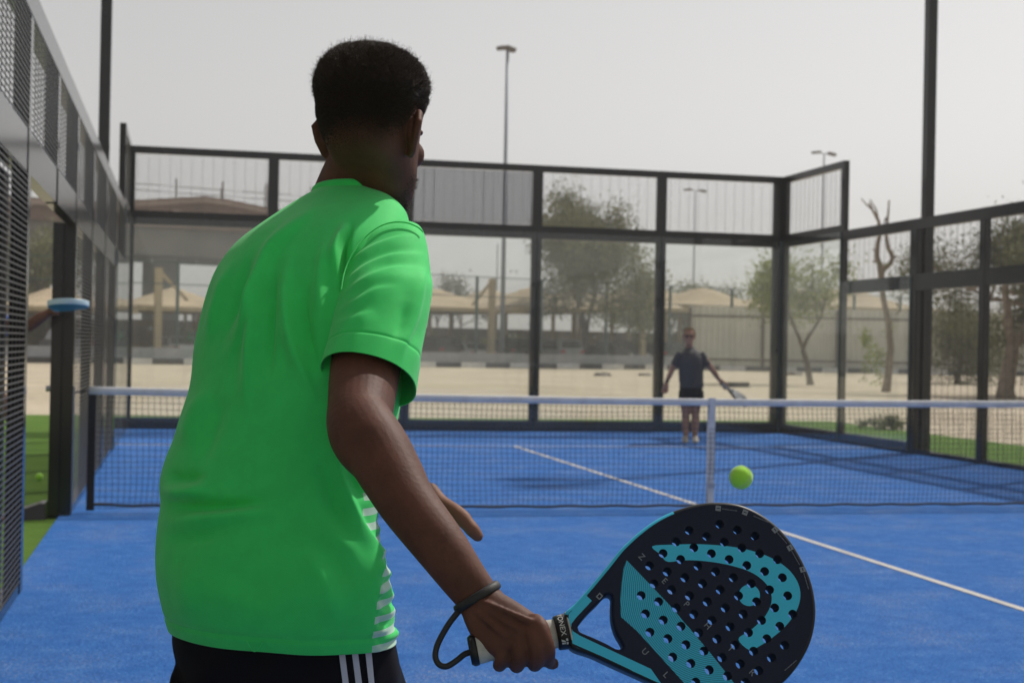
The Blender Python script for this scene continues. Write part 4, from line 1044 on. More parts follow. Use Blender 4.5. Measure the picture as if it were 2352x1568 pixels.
SF = [([(776, 650), (810, 606), (860, 572), (930, 548), (985, 545)], .0050, 8, 3.0), ([(774, 672), (820, 634), (880, 602), (940, 588), (990, 590)], .0058, 8, 3.0), ([(768, 702), (820, 662), (880, 634), (940, 622), (990, 630)], .0055, 9, 2.8),
      ([(764, 728), (815, 700), (870, 672), (930, 660)], .0045, 9, 2.6), ([(760, 752), (810, 736), (870, 716)], .0030, 9, 2.2),
      ([(975, 570), (968, 650), (950, 730), (925, 800), (915, 850)], .0050, 8, 2.6), ([(992, 640), (980, 720), (962, 800), (952, 880)], .0035, 8, 2.0), ([(935, 690), (920, 750), (900, 790)], -.0030, 12)]
Vf = folds(Vf, N, SF, near, 1.25)
gi = np.repeat(np.arange(150), n); Vf = Vf-N*(.0014*np.exp(-((gi-125)/1.3)**2))[:, None]+N*(np.where(gi > 125, .0006, 0))[:, None]
set_coords(sm, Vf); sm.materials.append(MT['sleeve']); local_to(player, sm)
sl = link('sleeve', sm, None, shirt); md = sl.modifiers.new('thickness', 'SOLIDIFY'); md.thickness = .0018; md.offset = 0
# shoulder seam lying on the sleeve head
seam = crom([(783, 668), (790, 628), (806, 588), (832, 552), (862, 526), (895, 512), (930, 511), (958, 521), (972, 533)], 60)
Pz = project(Vf); pts = []
for u, v in seam:
    d = np.hypot(Pz[:, 0]-u, Pz[:, 1]-v); m_ = d < 14; dd = Pz[m_, 2].min() if m_.any() else Pz[d.argmin(), 2]
    T2 = project(me_t := np.array([PT(u, v, 2.2)]))
    pts.append([u, v, dd])
tp = project(coords(me)+np.array(player.location))
for q in pts:
    d = np.hypot(tp[:, 0]-q[0], tp[:, 1]-q[1]); m_ = d < 10
    if m_.any(): q[2] = min(q[2], tp[m_, 2].min())
pts = np.array(pts); pts[:, 2] = np.convolve(np.pad(pts[:, 2], 4, 'edge'), np.ones(9)/9, 'valid')
MB().tube([PT(*q) for q in pts], [(.0022, .0012)]*len(pts), 8).build('seam', MT['sleeve'], shirt, True, world=False)
shirt_children = [c for c in shirt.children if c.name.split('.')[0] in ('collar', 'stitching', 'seam')]
for c in shirt_children: local_to(player, c.data)
# far sleeve over the other arm
b = MB(); px_tube(b, [(640, 660, 2.50, .070), (595, 710, 2.55, .074), (575, 770, 2.58, .072), (578, 840, 2.62, .068)], 40)
o = b.build('sleeve', MT['sleeve'], shirt, True, world=False); local_to(player, o.data)

# ------------------------------------------------------------------ shorts
SR = [(1405, 405, 900, 2.175, .118, .03, 0), (1440, 400, 908, 2.172, .120, .03, 0), (1490, 398, 914, 2.168, .124, .03, 0), (1540, 404, 922, 2.166, .126, .03, 0), (1600, 412, 930, 2.168, .126, .03, 0), (1680, 420, 938, 2.175, .122, .03, 0)]
b = MB(); b.loft([[torso_pt(r, t) for t in np.linspace(0, 2*math.pi, 96, endpoint=False)] for r in crom(SR, 40)])
for hp, sx in ((hipL, -1), (hipR, 1)):
    kn_ = hp+rt_h*sx*.07+fw_h*.14; kn_[2] = .50; e = hp.copy(); e[2] -= .08
    w_tube(b, [(*e, .115), (*(e*.5+kn_*.5), .118), (*kn_, .122)], 48)
me = remesh(b, .006, 8); V = coords(me); N = normals(me); P = project(V)
V = V+N*(.003*np.sin(P[:, 0]*.045+P[:, 1]*.012)*np.sin(P[:, 1]*.02+1)+.004*np.exp(-((P[:, 0]-895-(P[:, 1]-1500)*.15)/14)**2))[:, None]; set_coords(me, V)
MT['shorts'] = mat('navy_black_shorts', (.0045, .0045, .009), .75, spec=.12, bump=(500, .2, .0006))
me.materials.append(MT['shorts']); local_to(player, me); shorts = link('shorts', me, None, player)
tp = project(V)
for (a0, a1, c0, c1) in ((778, 792, 787, 801), (808, 822, 817, 831.5), (839, 853.5, 847, 860)):
    rows = []
    for t in np.linspace(-.35, 1.9, 24):
        v = 1496+72*t; l_, r_ = a0+(c0-a0)*t, a1+(c1-a1)*t; row = []
        for u in np.linspace(l_, r_, 4):
            d = np.hypot(tp[:, 0]-u, tp[:, 1]-v); m_ = (d < 12) & (tp[:, 2] < 2.45); row.append(PT(u, v, (tp[m_, 2].min() if m_.any() else 2.17)-.002))
        rows.append(row)
    b = MB(); k = 4; vs = [p for r in rows for p in r]; b.add(vs, [(i*k+j, i*k+j+1, (i+1)*k+j+1, (i+1)*k+j) for i in range(len(rows)-1) for j in range(k-1)])
    o = b.build('side_stripe', mat('white_stripe', (.50, .51, .62), .7), shorts, True, world=False); local_to(player, o.data)

# ------------------------------------------------------------------ hair: tight curls, long on top and cut close at the nape
MT['hair'] = mat('black_brown_hair', (.055, .037, .028), .5, spec=.45)
hb = MB(); head(hb, np.zeros(3), np.array([1., 0, 0]), np.array([0, 1., 0]), np.array([0, 0, 1.]), 1.0, 64, False)
hm = hb.mesh('tmp'); bmx = bmesh.new(); bmx.from_mesh(hm); bmesh.ops.triangulate(bmx, faces=bmx.faces); tri = np.array([[v.co[:] for v in f.verts] for f in bmx.faces]); bmx.free(); bpy.data.meshes.remove(hm)
def hair_len(p):
    x, y, z = p[:, 0], p[:, 1], p[:, 2]                      # z: 0 at the ears
    line = np.interp(y, [-.10, -.06, -.02, .0, .03, .05, .085, .10], [-.040, -.036, -.008, .028, .022, .03, .088, .092])   # hairline height from nape to forehead
    t = np.clip((z-line)/.075, 0, 1)
    return np.where(z > line, .0022+.0085*np.clip(t*1.25, 0, 1)**1.4+.022*np.clip((z-.045)/.06, 0, 1), 0)
def make_hair(name, parent, N, lenf, mt, to_world, seed, rad=.00034, curl=.0022, pts_n=8, clump=0):
    g = np.random.default_rng(seed)
    e1, e2 = tri[:, 1]-tri[:, 0], tri[:, 2]-tri[:, 0]; nr = np.cross(e1, e2); ar = np.linalg.norm(nr, axis=1); nr /= ar[:, None]+1e-12
    cen = tri.mean(1); ok = lenf(cen) > 0; w_ = ar*ok*np.clip(lenf(cen)/.012, .22, 1); idx = g.choice(len(tri), N, p=w_/w_.sum())
    a, b_ = g.random(N), g.random(N); fl = a+b_ > 1; a[fl], b_[fl] = 1-a[fl], 1-b_[fl]
    root = tri[idx, 0]+e1[idx]*a[:, None]+e2[idx]*b_[:, None]; nn = nr[idx]; sgn = np.sign((nn*(root-np.array([0, -.005, .02]))).sum(1)); nn = nn*sgn[:, None]
    Ln = lenf(root)*g.uniform(.72, 1.08, N)
    d = nn+g.normal(0, .22, (N, 3)); d[:, 2] += .12; d /= np.linalg.norm(d, axis=1)[:, None]
    t1 = np.cross(d, g.normal(0, 1, (N, 3))); t1 /= np.linalg.norm(t1, axis=1)[:, None]; t2 = np.cross(d, t1)
    ph = g.uniform(0, 6.28, N); rate = g.uniform(5.5, 9.0, N)*Ln/.03; ts = np.linspace(0, 1, pts_n); P = np.empty((N, pts_n, 3))
    for i, t in enumerate(ts):
        k = curl*np.clip(Ln/.02, .15, 1)*min(1, t*2.5)
        P[:, i] = root-nn*.0015+d*(Ln*t)[:, None]+t1*(k*np.cos(ph+rate*t))[:, None]+t2*(k*np.sin(ph+rate*t))[:, None]
    if clump:
        kc = g.choice(N, max(8, int(N/clump)), replace=False); near_ = np.empty(N, int)
        for s0_ in range(0, N, 4000):
            dd_ = ((root[s0_:s0_+4000, None]-root[kc][None])**2).sum(-1); near_[s0_:s0_+4000] = kc[dd_.argmin(1)]
        tgt = P[near_]; f_ = (np.linspace(0, 1, pts_n)**.8*.72)[None, :, None]*g.uniform(.6, 1, (N, 1, 1))*np.clip((Ln-.009)/.008, 0, 1)[:, None, None]; lr = np.clip(Ln/Ln[near_], .3, 1.2)[:, None, None]
        P = P*(1-f_)+(root[near_][:, None]+(tgt-root[near_][:, None])*lr)*f_
    P = to_world(P.reshape(-1, 3)); hc = bpy.data.hair_curves.new(name); hc.add_curves([pts_n]*N)
    hc.attributes['position'].data.foreach_set('vector', P.astype(np.float32).ravel())
    at = hc.attributes.get('radius') or hc.attributes.new('radius', 'FLOAT', 'POINT')
    at.data.foreach_set('value', np.tile(np.linspace(rad, rad*.6, pts_n), N).astype(np.float32))
    hc.materials.append(mt); o = bpy.data.objects.new(name, hc); col.objects.link(o); o.parent = parent; return o
pl = np.array(player.location)
tw = lambda P: HO+(P[:, :1]*hr+P[:, 1:2]*hf+P[:, 2:3]*hu)*HS-pl
hair = make_hair('hair', player, 80000, hair_len, MT['hair'], tw, 3, .00028, .0040, 10, 26)
make_hair('stray_hair', hair, 3500, lambda p: hair_len(p)*np.where(hair_len(p) > .012, 1.22, 0), MT['hair'], tw, 8, .00018, .0035, 12)
# dense core of the hair so no sky shows through
cb = MB(); R2 = crom(HEAD, 60); rings = []
for (z, w_, yf, yb) in R2:
    z0_ = z-.115; ring = []
    for t in np.linspace(0, 2*math.pi, 72, endpoint=False):
        c, s_ = math.cos(t), math.sin(t); p = np.array([max(w_, .004)*math.copysign(abs(c)**.92, c), (yf+yb)/2+max((yf-yb)/2, .004)*math.copysign(abs(s_)**.92, s_), z0_])
        L_ = float(hair_len(p[None])[0]); q = p-np.array([0, -.005, .02]); q /= np.linalg.norm(q)
        ring.append(HO+((p+q*(L_*.36-.0035))@np.array([hr, hf, hu]))*HS)
    rings.append(ring)
o = cb.loft(rings[14:]).build('scalp_hair', MT['hair'], hair, True, world=False); local_to(player, o.data)
def beard_len(p):
    x, y, z = p[:, 0], p[:, 1], p[:, 2]
    return np.where((z < -.055) & (y > .03) & (z > -.118), .006+.010*np.clip((-.085-z)/.03, 0, 1), 0)
make_hair('beard', player, 1800, beard_len, MT['hair'], tw, 4, .00028, .0022)

# ================================================================== rackets
def in_poly(P, poly):
    P = np.asarray(P); x, y = P[:, 0], P[:, 1]; q = np.asarray(poly); r = np.zeros(len(P), bool); j = len(q)-1
    for i in range(len(q)):
        c = ((q[i, 1] > y) != (q[j, 1] > y)) & (x < (q[j, 0]-q[i, 0])*(y-q[i, 1])/(q[j, 1]-q[i, 1]+1e-15)+q[i, 0]); r ^= c; j = i
    return r
RN = FW-.03*RT-.34*UP; RN /= np.linalg.norm(RN)                   # away from the viewer
RO = PT(1295, 1450, 1.912); TK = .019
def plane_pt(u, v, off):
    d = ray(u, v); o = RO-RN*off; return CAM+d*(((o-CAM)@RN)/(d@RN))
_h = RO-plane_pt(1085, 1493, 0); HLEN = np.linalg.norm(_h); RA = _h/HLEN; RB = np.cross(-RN, RA)
def loc2(u, v):
    p = plane_pt(u, v, TK)-RO; return (float(p@RA), float(p@RB))
def cz_(L): return [loc2(1263.3+.28607*x, 1119.7+.28607*y) for x, y in L]
def closed(L, n):
    K = np.array(list(L)+[L[0]], float); k = len(K)-1; out = []
    for t in np.linspace(0, k, n, endpoint=False):
        i = int(t); f = t-i; p0, p1, p2, p3 = K[(i-1) % k], K[i % k], K[(i+1) % k], K[(i+2) % k]
        out.append(.5*((2*p1)+(-p0+p2)*f+(2*p0-5*p1+4*p2-p3)*f*f+(-p0+3*p1-3*p2+p3)*f**3))
    return np.array(out)
OUT_C = [(118, 1012), (200, 925), (300, 815), (450, 636), (560, 498), (640, 418), (715, 352), (830, 266), (960, 196), (1100, 146), (1230, 118), (1330, 110), (1450, 116), (1560, 141), (1680, 196), (1800, 280), (1900, 380), (1980, 490), (2050, 620),
         (2100, 740), (2130, 870), (2140, 990), (2130, 1110), (2100, 1230), (2050, 1340), (1990, 1435), (1920, 1520), (1840, 1592), (1740, 1655), (1620, 1702), (1480, 1728), (1330, 1728), (1180, 1702), (1020, 1650), (860, 1588), (700, 1516), (500, 1426), (330, 1348), (168, 1284), (150, 1150)]
OPEN_C = [(230, 1100), (300, 1010), (390, 920), (440, 866), (475, 855), (500, 880), (497, 960), (502, 1060), (530, 1160), (568, 1228), (586, 1266), (570, 1291), (530, 1290), (440, 1242), (330, 1192), (246, 1156), (228, 1128)]
HOLES_C = [(1362, 290), (1504, 338), (1646, 386), (1117, 340), (1258, 388), (1399, 435), (1541, 482), (1683, 528), (1826, 576), (1013, 433), (1155, 480), (1296, 527), (1438, 574), (1580, 622), (1723, 670), (1866, 720),
  (908, 526), (1049, 574), (1189, 625), (1330, 672), (1472, 720), (1616, 768), (1763, 817), (1908, 865), (800, 624), (941, 672), (1083, 720), (1225, 767), (1367, 817), (1514, 865), (1658, 913), (1804, 962), (1949, 1013),
  (836, 768), (977, 817), (1120, 865), (1263, 913), (1408, 962), (1552, 1012), (1699, 1062), (1845, 1110), (732, 863), (872, 912), (1014, 963), (1157, 1013), (1301, 1062), (1447, 1112), (1594, 1160), (1741, 1210), (1885, 1262),
  (767, 1010), (909, 1060), (1052, 1110), (1195, 1160), (1342, 1210), (1487, 1260), (1635, 1310), (1780, 1362), (802, 1158), (946, 1209), (1091, 1258), (1237, 1308), (1381, 1360), (1528, 1412), (1676, 1464),
  (985, 1357), (1131, 1408), (1278, 1460), (1424, 1510), (1170, 1558), (1320, 1610), (1470, 1660), (1570, 1560), (1620, 1612)]
LOGO_C = [(822, 468), (1000, 455), (1200, 452), (1400, 465), (1560, 490), (1700, 530), (1820, 585), (1920, 660), (1985, 750), (2010, 840), (2000, 930), (1960, 1020), (1880, 1120), (1780, 1205), (1680, 1270), (1600, 1300), (1513, 1213), (1600, 1150), (1680, 1080), (1740, 1010), (1775, 930), (1778, 860), (1750, 790), (1690, 725), (1600, 670), (1480, 630), (1340, 600), (1180, 582), (1060, 582), (942, 592), (885, 534)]
STR_C = [(615, 580), (760, 730), (960, 940), (1150, 1160), (1300, 1340), (1480, 1568), (1560, 1690), (1200, 1690), (1080, 1568), (900, 1370), (700, 1150), (570, 1035), (565, 900), (575, 760), (590, 650)]
Y1_C = [(150, 1012), (290, 862), (336, 905), (210, 1040), (172, 1090), (170, 1125), (185, 1150), (240, 1185), (480, 1298), (810, 1452), (895, 1572), (820, 1560), (640, 1455), (420, 1352), (170, 1243), (150, 1150)]
Y2_C = [(165, 1262), (292, 1310), (310, 1338), (240, 1318), (168, 1286)]
MT['navy'] = mat('racket_navy', (.0085, .0125, .034), .5, spec=.22)
MT['racket_black'] = mat('racket_black', (.0075, .008, .010), .4, spec=.35)
MT['teal'] = mat('racket_teal', (.05, .50, .74), .5, spec=.25)
MT['hole'] = mat('racket_foam', (.006, .007, .010), .8)
MT['printwhite'] = mat('print_silver', (.20, .23, .27), .5)
def ring_print():
    m = mat('racket_ring_print', (.045, .46, .68), .5, spec=.25); n = m.node_tree.nodes; l = m.node_tree.links; p = n['Principled BSDF']
    tc = n.new('ShaderNodeTexCoord'); mp = n.new('ShaderNodeMapping'); c = cz_([(1330, 850)])[0]; mp.inputs['Location'].default_value = (-c[0], -c[1], 0); l.new(tc.outputs['Object'], mp.inputs[0])
    w_ = n.new('ShaderNodeTexWave'); w_.wave_type = 'RINGS'; w_.rings_direction = 'Z'; w_.inputs['Scale'].default_value = 120; l.new(mp.outputs[0], w_.inputs['Vector'])
    g = n.new('ShaderNodeMath'); g.operation = 'GREATER_THAN'; g.inputs[1].default_value = .28; l.new(w_.outputs['Fac'], g.inputs[0])
    mx = n.new('ShaderNodeMix'); mx.data_type = 'RGBA'; mx.inputs['A'].default_value = (.022, .20, .30, 1); mx.inputs['B'].default_value = (.045, .46, .68, 1); l.new(g.outputs[0], mx.inputs['Factor']); l.new(mx.outputs['Result'], p.inputs['Base Color'])
    return m
MT['rings'] = ring_print()
def text_mesh(s, size, thick=.0002):
    cu = bpy.data.curves.new('t', 'FONT'); cu.body = s; cu.size = size; cu.align_x = 'CENTER'; cu.align_y = 'CENTER'; cu.extrude = thick
    o = bpy.data.objects.new('t', cu); col.objects.link(o); bpy.context.view_layer.update()
    me = bpy.data.meshes.new_from_object(o.evaluated_get(bpy.context.evaluated_depsgraph_get())); bpy.data.objects.remove(o); return me
outline = closed(cz_(OUT_C), 200); opening = closed(cz_(OPEN_C), 60)
hc_ = np.array(cz_(HOLES_C)); HR = .0060
circ = closed(cz_([(1600+86*math.cos(t), 862+86*math.sin(t)) for t in np.linspace(0, 2*math.pi, 16, endpoint=False)]), 32)
def inset(P, d):
    a = np.roll(P, 1, 0); c = np.roll(P, -1, 0); t = c-a; t /= np.linalg.norm(t, axis=1)[:, None]; nrm = np.stack([-t[:, 1], t[:, 0]], 1)
    area = .5*np.sum(P[:, 0]*np.roll(P[:, 1], -1)-np.roll(P[:, 0], -1)*P[:, 1]); return P+nrm*d*(1 if area > 0 else -1)
def build_racket(root, mats, detail=True):
    navy, black, teal, rings = mats
    inn = inset(outline, .0045); opn = inset(opening, -.0035)
    loops = [inn, opn]+[c+HR*np.array([[math.cos(t), math.sin(t)] for t in np.linspace(0, 2*math.pi, 18, endpoint=False)]) for c in hc_]
    logo, strp, y1, y2 = closed(cz_(LOGO_C), 140), np.array(cz_(STR_C)), np.array(cz_(Y1_C)), np.array(cz_(Y2_C))
    extra = [logo, strp, y1, y2, circ] if detail else []
    vs, es = [], []
    for lp in loops+extra:
        b0 = len(vs); vs += [Vector(p) for p in lp]; es += [(b0+i, b0+(i+1) % len(lp)) for i in range(len(lp))]
    V2, _, F2, *_r = delaunay_2d_cdt(vs, es, [], 0, 1e-6)
    V2 = np.array([tuple(v) for v in V2]); F2 = np.array([f for f in F2 if len(f) == 3]); C = V2[F2].mean(1)
    keep = in_poly(C, inn) & ~in_poly(C, opn)
    for lp in loops[2:]: keep &= ~in_poly(C, lp)
    F2, C = F2[keep], C[keep]
    mi = np.zeros(len(F2), int)
    if detail:
        mi[in_poly(C, strp)] = 2; mi[in_poly(C, logo) | in_poly(C, circ) | in_poly(C, y1) | in_poly(C, y2)] = 1
        mi[(mi == 0) & (C[:, 1] > .075)] = 0
    for side, nm in ((1, 'front_face'), (-1, 'back_face')):
        z = TK*side; me = bpy.data.meshes.new(nm); F = F2 if side > 0 else F2[:, ::-1]
        me.from_pydata([(p[0], p[1], z) for p in V2], [], F.tolist())
        for m in (navy, teal, rings): me.materials.append(m)
        me.polygons.foreach_set('material_index', mi if side > 0 else np.zeros_like(mi)); me.update(); link(nm, me, None, root)
    # rounded rim
    prof = [(.0045, TK), (.0022, TK-.0008), (.0008, TK-.003), (0, TK-.007), (0, 0), (0, -TK+.007), (.0008, -TK+.003), (.0022, -TK+.0008), (.0045, -TK)]
    b = MB(); L_ = [inset(outline, d) for d, _ in prof]
    rg = [[(p[0], p[1], z) for p in l_] for l_, (_, z) in zip(L_, prof)]; b.loft(rg, (False, False)); n = len(outline)
    me = b.mesh('rim', [black, teal]); k = np.tile(np.arange(n), len(prof)-1); xx = outline[k, 0]; yy = outline[k, 1]
    me.polygons.foreach_set('material_index', ((xx < .175) & (yy > .02)).astype(int).tolist() if detail else [0]*len(me.polygons)); link('rim', me, None, root, True)
    b = MB(); prof2 = [(-.0035, TK), (-.0012, TK-.001), (0, TK-.004), (0, -TK+.004), (-.0012, -TK+.001), (-.0035, -TK)]
    b.loft([[(p[0], p[1], z) for p in inset(opening, d)] for d, z in prof2], (False, False)); link('throat_edge', b.mesh('throat_edge', [navy]), None, root, True)
    b = MB()
    for lp in loops[2:]: b.loft([[(p[0], p[1], z) for p in lp] for z in (TK, -TK)], (False, False))
    o = tag(link('hole_walls', b.mesh('hole_walls', [MT['hole']]), None, root, True), kind='stuff')
    # grip, band and butt
    xb = -HLEN
    b = MB(); pts, rad = [], []
    for i in range(120):
        t = i/119; x = xb+.006+(HLEN-.014)*t; pts.append((x, 0, 0)); s_ = (t*6.2) % 1; rad.append((.0178+.0012*t+.0009*(1-abs(2*s_-1))**.6+.0015*max(0, 1-t*9), .0160+.0012*t+.0009*(1-abs(2*s_-1))**.6+.0015*max(0, 1-t*9)))
    b.tube(pts, rad, 24, flat=(0, 1, 0)); b.build('grip', MT.setdefault('grip', mat('off_white_overgrip', (.46, .45, .41), .8, var=(60, .12), bump=(300, .3, .0008))), root, True, world=False)
    MB().tube([(xb-.004, 0, 0), (xb, 0, 0), (xb+.003, 0, 0), (xb+.0062, 0, 0)], [(.018, .0165), (.021, .019), (.021, .019), (.0205, .0185)], 24, flat=(0, 1, 0)).build('butt_cap', black, root, True, world=False)
    bd = MB().tube([(-.011, 0, 0), (-.010, 0, 0), (.0045, 0, 0), (.0055, 0, 0)], [(.0215, .0200), (.0228, .0212), (.0240, .0224), (.0228, .0212)], 32, flat=(0, 1, 0)).build('collar_band', black, root, True, world=False)
    MB().tube([(.0057, 0, 0), (.0062, 0, 0), (.0078, 0, 0), (.0082, 0, 0)], [(.0235, .022), (.0252, .0236), (.0252, .0236), (.0235, .022)], 32, flat=(0, 1, 0)).build('collar_ring', MT['grip'], root, True, world=False)
    # short neck joining the handle to the throat
    b = MB(); b.loft([[(x, hy_*math.copysign(abs(math.cos(t))**.6, math.cos(t)), hz_*math.copysign(abs(math.sin(t))**.6, math.sin(t))) for t in np.linspace(0, 2*math.pi, 24, endpoint=False)] for x, hy_, hz_ in ((-.004, .018, .016), (.009, .0195, .0172), (.016, .021, .0178))]).build('neck', navy if not detail else teal, root, True, world=False)
    return bd
def place(root, O, A, B):
    A = np.array(A, float); A /= np.linalg.norm(A); B = np.array(B, float); B -= (B@A)*A; B /= np.linalg.norm(B); Z = np.cross(A, B)
    m = Matrix.Identity(4)
    for i in range(3): m[i][0], m[i][1], m[i][2], m[i][3] = A[i], B[i], Z[i], O[i]
    root.matrix_world = m
rk = tag(empty('padel_racket'), 'navy and teal padel racket full of round holes, held by the player in green', 'racket')
place(rk, RO, RA, RB)
band = build_racket(rk, (MT['navy'], MT['racket_black'], MT['teal'], MT['rings']))
def letter(s, size, c, dirv, parent, m, z=TK+.0004, name='lettering'):
    me = text_mesh(s, size); me.materials.append(m); a = math.atan2(dirv[1], dirv[0])
    me.transform(Matrix.Translation((c[0], c[1], z)) @ Matrix.Rotation(a, 4, 'Z')); return link(name, me, None, parent)
zc = np.array(cz_([(735, 555), (918, 748), (1095, 935), (1264, 1108), (1450, 1290), (1622, 1482)])); dv = zc[-1]-zc[0]
for ch, c in zip('ZEPHYR', zc): letter(ch, .0115, c, dv, rk, MT['printwhite'])
uc = np.array(cz_([(762, 1315), (930, 1500), (1100, 1690)])); 
for ch, c in zip('ULT', uc): letter(ch, .0115, c, uc[1]-uc[0], rk, MT['printwhite'])
# small print along the rim: an emblem and a line of tiny type each
for (x, y), (x2, y2), sz in (((1350, 165), (1440, 177), .020), ((1566, 198), (1690, 250), .024), ((1806, 338), (1860, 400), .017), ((1926, 482), (1970, 560), .020), ((2028, 655), (2055, 745), .020), ((1880, 1468), (1930, 1425), .0)):
    c, c2 = np.array(cz_([(x, y), (x2, y2)])); d = c2-c; d /= np.linalg.norm(d); e = np.array([-d[1], d[0]])
    if sz:
        q = [c-d*.0036-e*.0036, c+d*.0036-e*.0036, c+d*.0036+e*.0036, c-d*.0036+e*.0036]
        b = MB(); b.add([(*p, TK+.0005) for p in q], [(0, 1, 2, 3)]); q2 = [c-d*.0022-e*.0006, c+d*.0022-e*.0006, c+d*.0022+e*.0006, c-d*.0022+e*.0006]
        b.mi = 1; b.add([(*p, TK+.0009) for p in q2], [(0, 1, 2, 3)]); link('emblem', b.mesh('emblem', [MT['printwhite'], MT['navy']]), None, rk)
    b = MB(); g = np.random.default_rng(int(x)); t = -.010
    while t < .011:
        w_ = g.uniform(.0006, .0013); p = c2+d*t; q = [p-e*.0006, p+d*w_*.8-e*.0006, p+d*w_*.8+e*.0006, p+e*.0006]; b.add([(*k, TK+.0005) for k in q], [(0, 1, 2, 3)]); t += w_+.0006
    tag(link('small_print', b.mesh('small_print', [MT['printwhite']]), None, rk), kind='stuff')
c, c2 = np.array(cz_([(397, 870), (420, 845)])); d = (c2-c)/np.linalg.norm(c2-c); e = np.array([-d[1], d[0]])
b = MB(); b.add([(*(c+d*sx*.0038+e*sy*.0032), TK+.0005) for sx, sy in ((-1, -1), (1, -1), (1, 1), (-1, 1))], [(0, 1, 2, 3)]); b.mi = 1; b.add([(*(c+d*sx*.0022+e*sy*.0018), TK+.0009) for sx, sy in ((-1, -1), (1, -1), (1, 1), (-1, 1))], [(0, 1, 2, 3)])
link('emblem', b.mesh('emblem', [MT['printwhite'], MT['navy']]), None, rk)
# writing bent round the collar band
tm = text_mesh('YONEX', .0098, .0); 
def wrap(me, ang0, x0):
    V_ = coords(me); out = np.empty_like(V_); r1, r2 = .0238, .0222
    t = ang0+V_[:, 0]/.0230; out[:, 0] = x0+V_[:, 1]; out[:, 1] = (r1+.0007)*np.cos(t); out[:, 2] = (r2+.0007)*np.sin(t)
    set_coords(me, out)
MT['bandprint'] = mat('band_print', (.55, .55, .53), .6)
wrap(tm, math.radians(66), -.0028); tm.materials.append(MT['bandprint']); link('lettering', tm, None, rk)
b = MB()
for dx, sc in ((.0, 1),):
    for k in range(2):
        b.add([(-.004+.0042*k, -.004, 0), (-.0012+.0042*k, -.004, 0), (.0012+.0022*k, .001, 0), (-.0012+.0032*k, .001, 0)], [(0, 1, 2, 3)])
    b.add([(-.004, .002, 0), (-.0008, .002, 0), (-.0008, .0045, 0), (-.004, .0045, 0)], [(0, 1, 2, 3)]); b.add([(.001, .002, 0), (.0045, .002, 0), (.0045, .0045, 0), (.001, .0045, 0)], [(0, 1, 2, 3)])
lm = b.mesh('emblem', [MT['bandprint']]); wrap(lm, math.radians(128), -.0028); link('emblem', lm, None, rk)
# wrist cord: a band round the wrist and the loop down to the butt
MT['cord'] = mat('black_cord', (.012, .012, .013), .6, bump=(500, .4, .001))
inv = rk.matrix_world.inverted()
def add_world(b, name, m, smooth=True):
    me = b.mesh(name, [m]); me.transform(inv); return link(name, me, None, rk, smooth)
pts = []
for t in np.linspace(0, 2*math.pi, 49): pts.append(PT(1096+47*math.cos(t)-3*math.sin(t), 1370-29*math.cos(t)+2*math.sin(t), 1.935-.0285*math.sin(t)))
b = MB(); b.tube(pts, [(.0062, .0034)]*49, 12, cap=False, flat=tuple(-(PT(1118, 1396, 1.93)-PT(1058, 1318, 1.945)))); add_world(b, 'wrist_band', MT['cord'])
cp = crom([(1060, 1396, 1.928), (1046, 1412, 1.920), (1027, 1438, 1.915), (1006, 1477, 1.908), (1000, 1506, 1.904), (1009, 1525, 1.902), (1027, 1529, 1.902), (1050, 1515, 1.905), (1068, 1501, 1.908), (1090, 1495, 1.911)], 60)
b = MB(); b.tube([PT(*r) for r in cp], [.0042]*60, 12); add_world(b, 'wrist_cord', MT['cord'])

# ------------------------------------------------------------------ the far player
fm0 = on_ground(1584, 1016, 0.0); DM = float((fm0-CAM)@FW)
man = tag(empty('person', (fm0[0], fm0[1], 0)), 'person in a grey T-shirt, black shorts and sunglasses beyond the net', 'person')
Q = lambda u, v, dd=0.0: PT(u, v, DM+dd)
def q_tube(b, keys, n=16, rnd=False): w_tube(b, [(*Q(k[0], k[1], k[3] if len(k) > 3 else 0), k[2]) for k in keys], n, rnd)
b = MB(); mf = -fw_h*.97+rt_h*-.1; mf /= np.linalg.norm(mf); mr = np.cross(mf, hz); MO = Q(1583, 774); MS = .95
ML = head(b, MO, mr, mf, hz, MS, 28)
q_tube(b, [(1583, 812, .055), (1583, 795, .050), (1583, 780, .048)])
q_tube(b, [(1587, 905, .115), (1587, 880, .115), (1586, 850, .12), (1585, 828, .11), (1584, 812, .08), (1583, 802, .055)], 24)
for sh, el, wr, hd in (((1562, 813), (1545, 846), (1531, 877), (1527, 894)), ((1609, 813), (1634, 846), (1653, 873), (1664, 886))):
    q_tube(b, [(*sh, .048), ((sh[0]+el[0])/2, (sh[1]+el[1])/2, .047), (*el, .040), ((el[0]+wr[0])/2, (el[1]+wr[1])/2, .036), (*wr, .026), ((wr[0]+hd[0])/2, (wr[1]+hd[1])/2, .033), (*hd, .034)])
    dx, dy = hd[0]-wr[0], hd[1]-wr[1]; nn_ = math.hypot(dx, dy); dx, dy = dx/nn_, dy/nn_
    for k in range(4):
        s_ = (k-1.5)*3.1; q_tube(b, [(hd[0]-dy*s_, hd[1]+dx*s_, .011), (hd[0]-dy*s_+dx*6, hd[1]+dx*s_+dy*6, .0105, -.02), (hd[0]-dy*s_*.9+dx*(11-abs(s_)), hd[1]+dx*s_*.9+dy*(11-abs(s_)), .009, -.045)], 8, True)
    q_tube(b, [(wr[0]+dy*3, wr[1]-dx*3, .014, -.01), (hd[0]+dy*7, hd[1]-dx*7, .012, -.04), (hd[0]+dy*7+dx*5, hd[1]-dx*7+dy*5, .010, -.05)], 8, True)
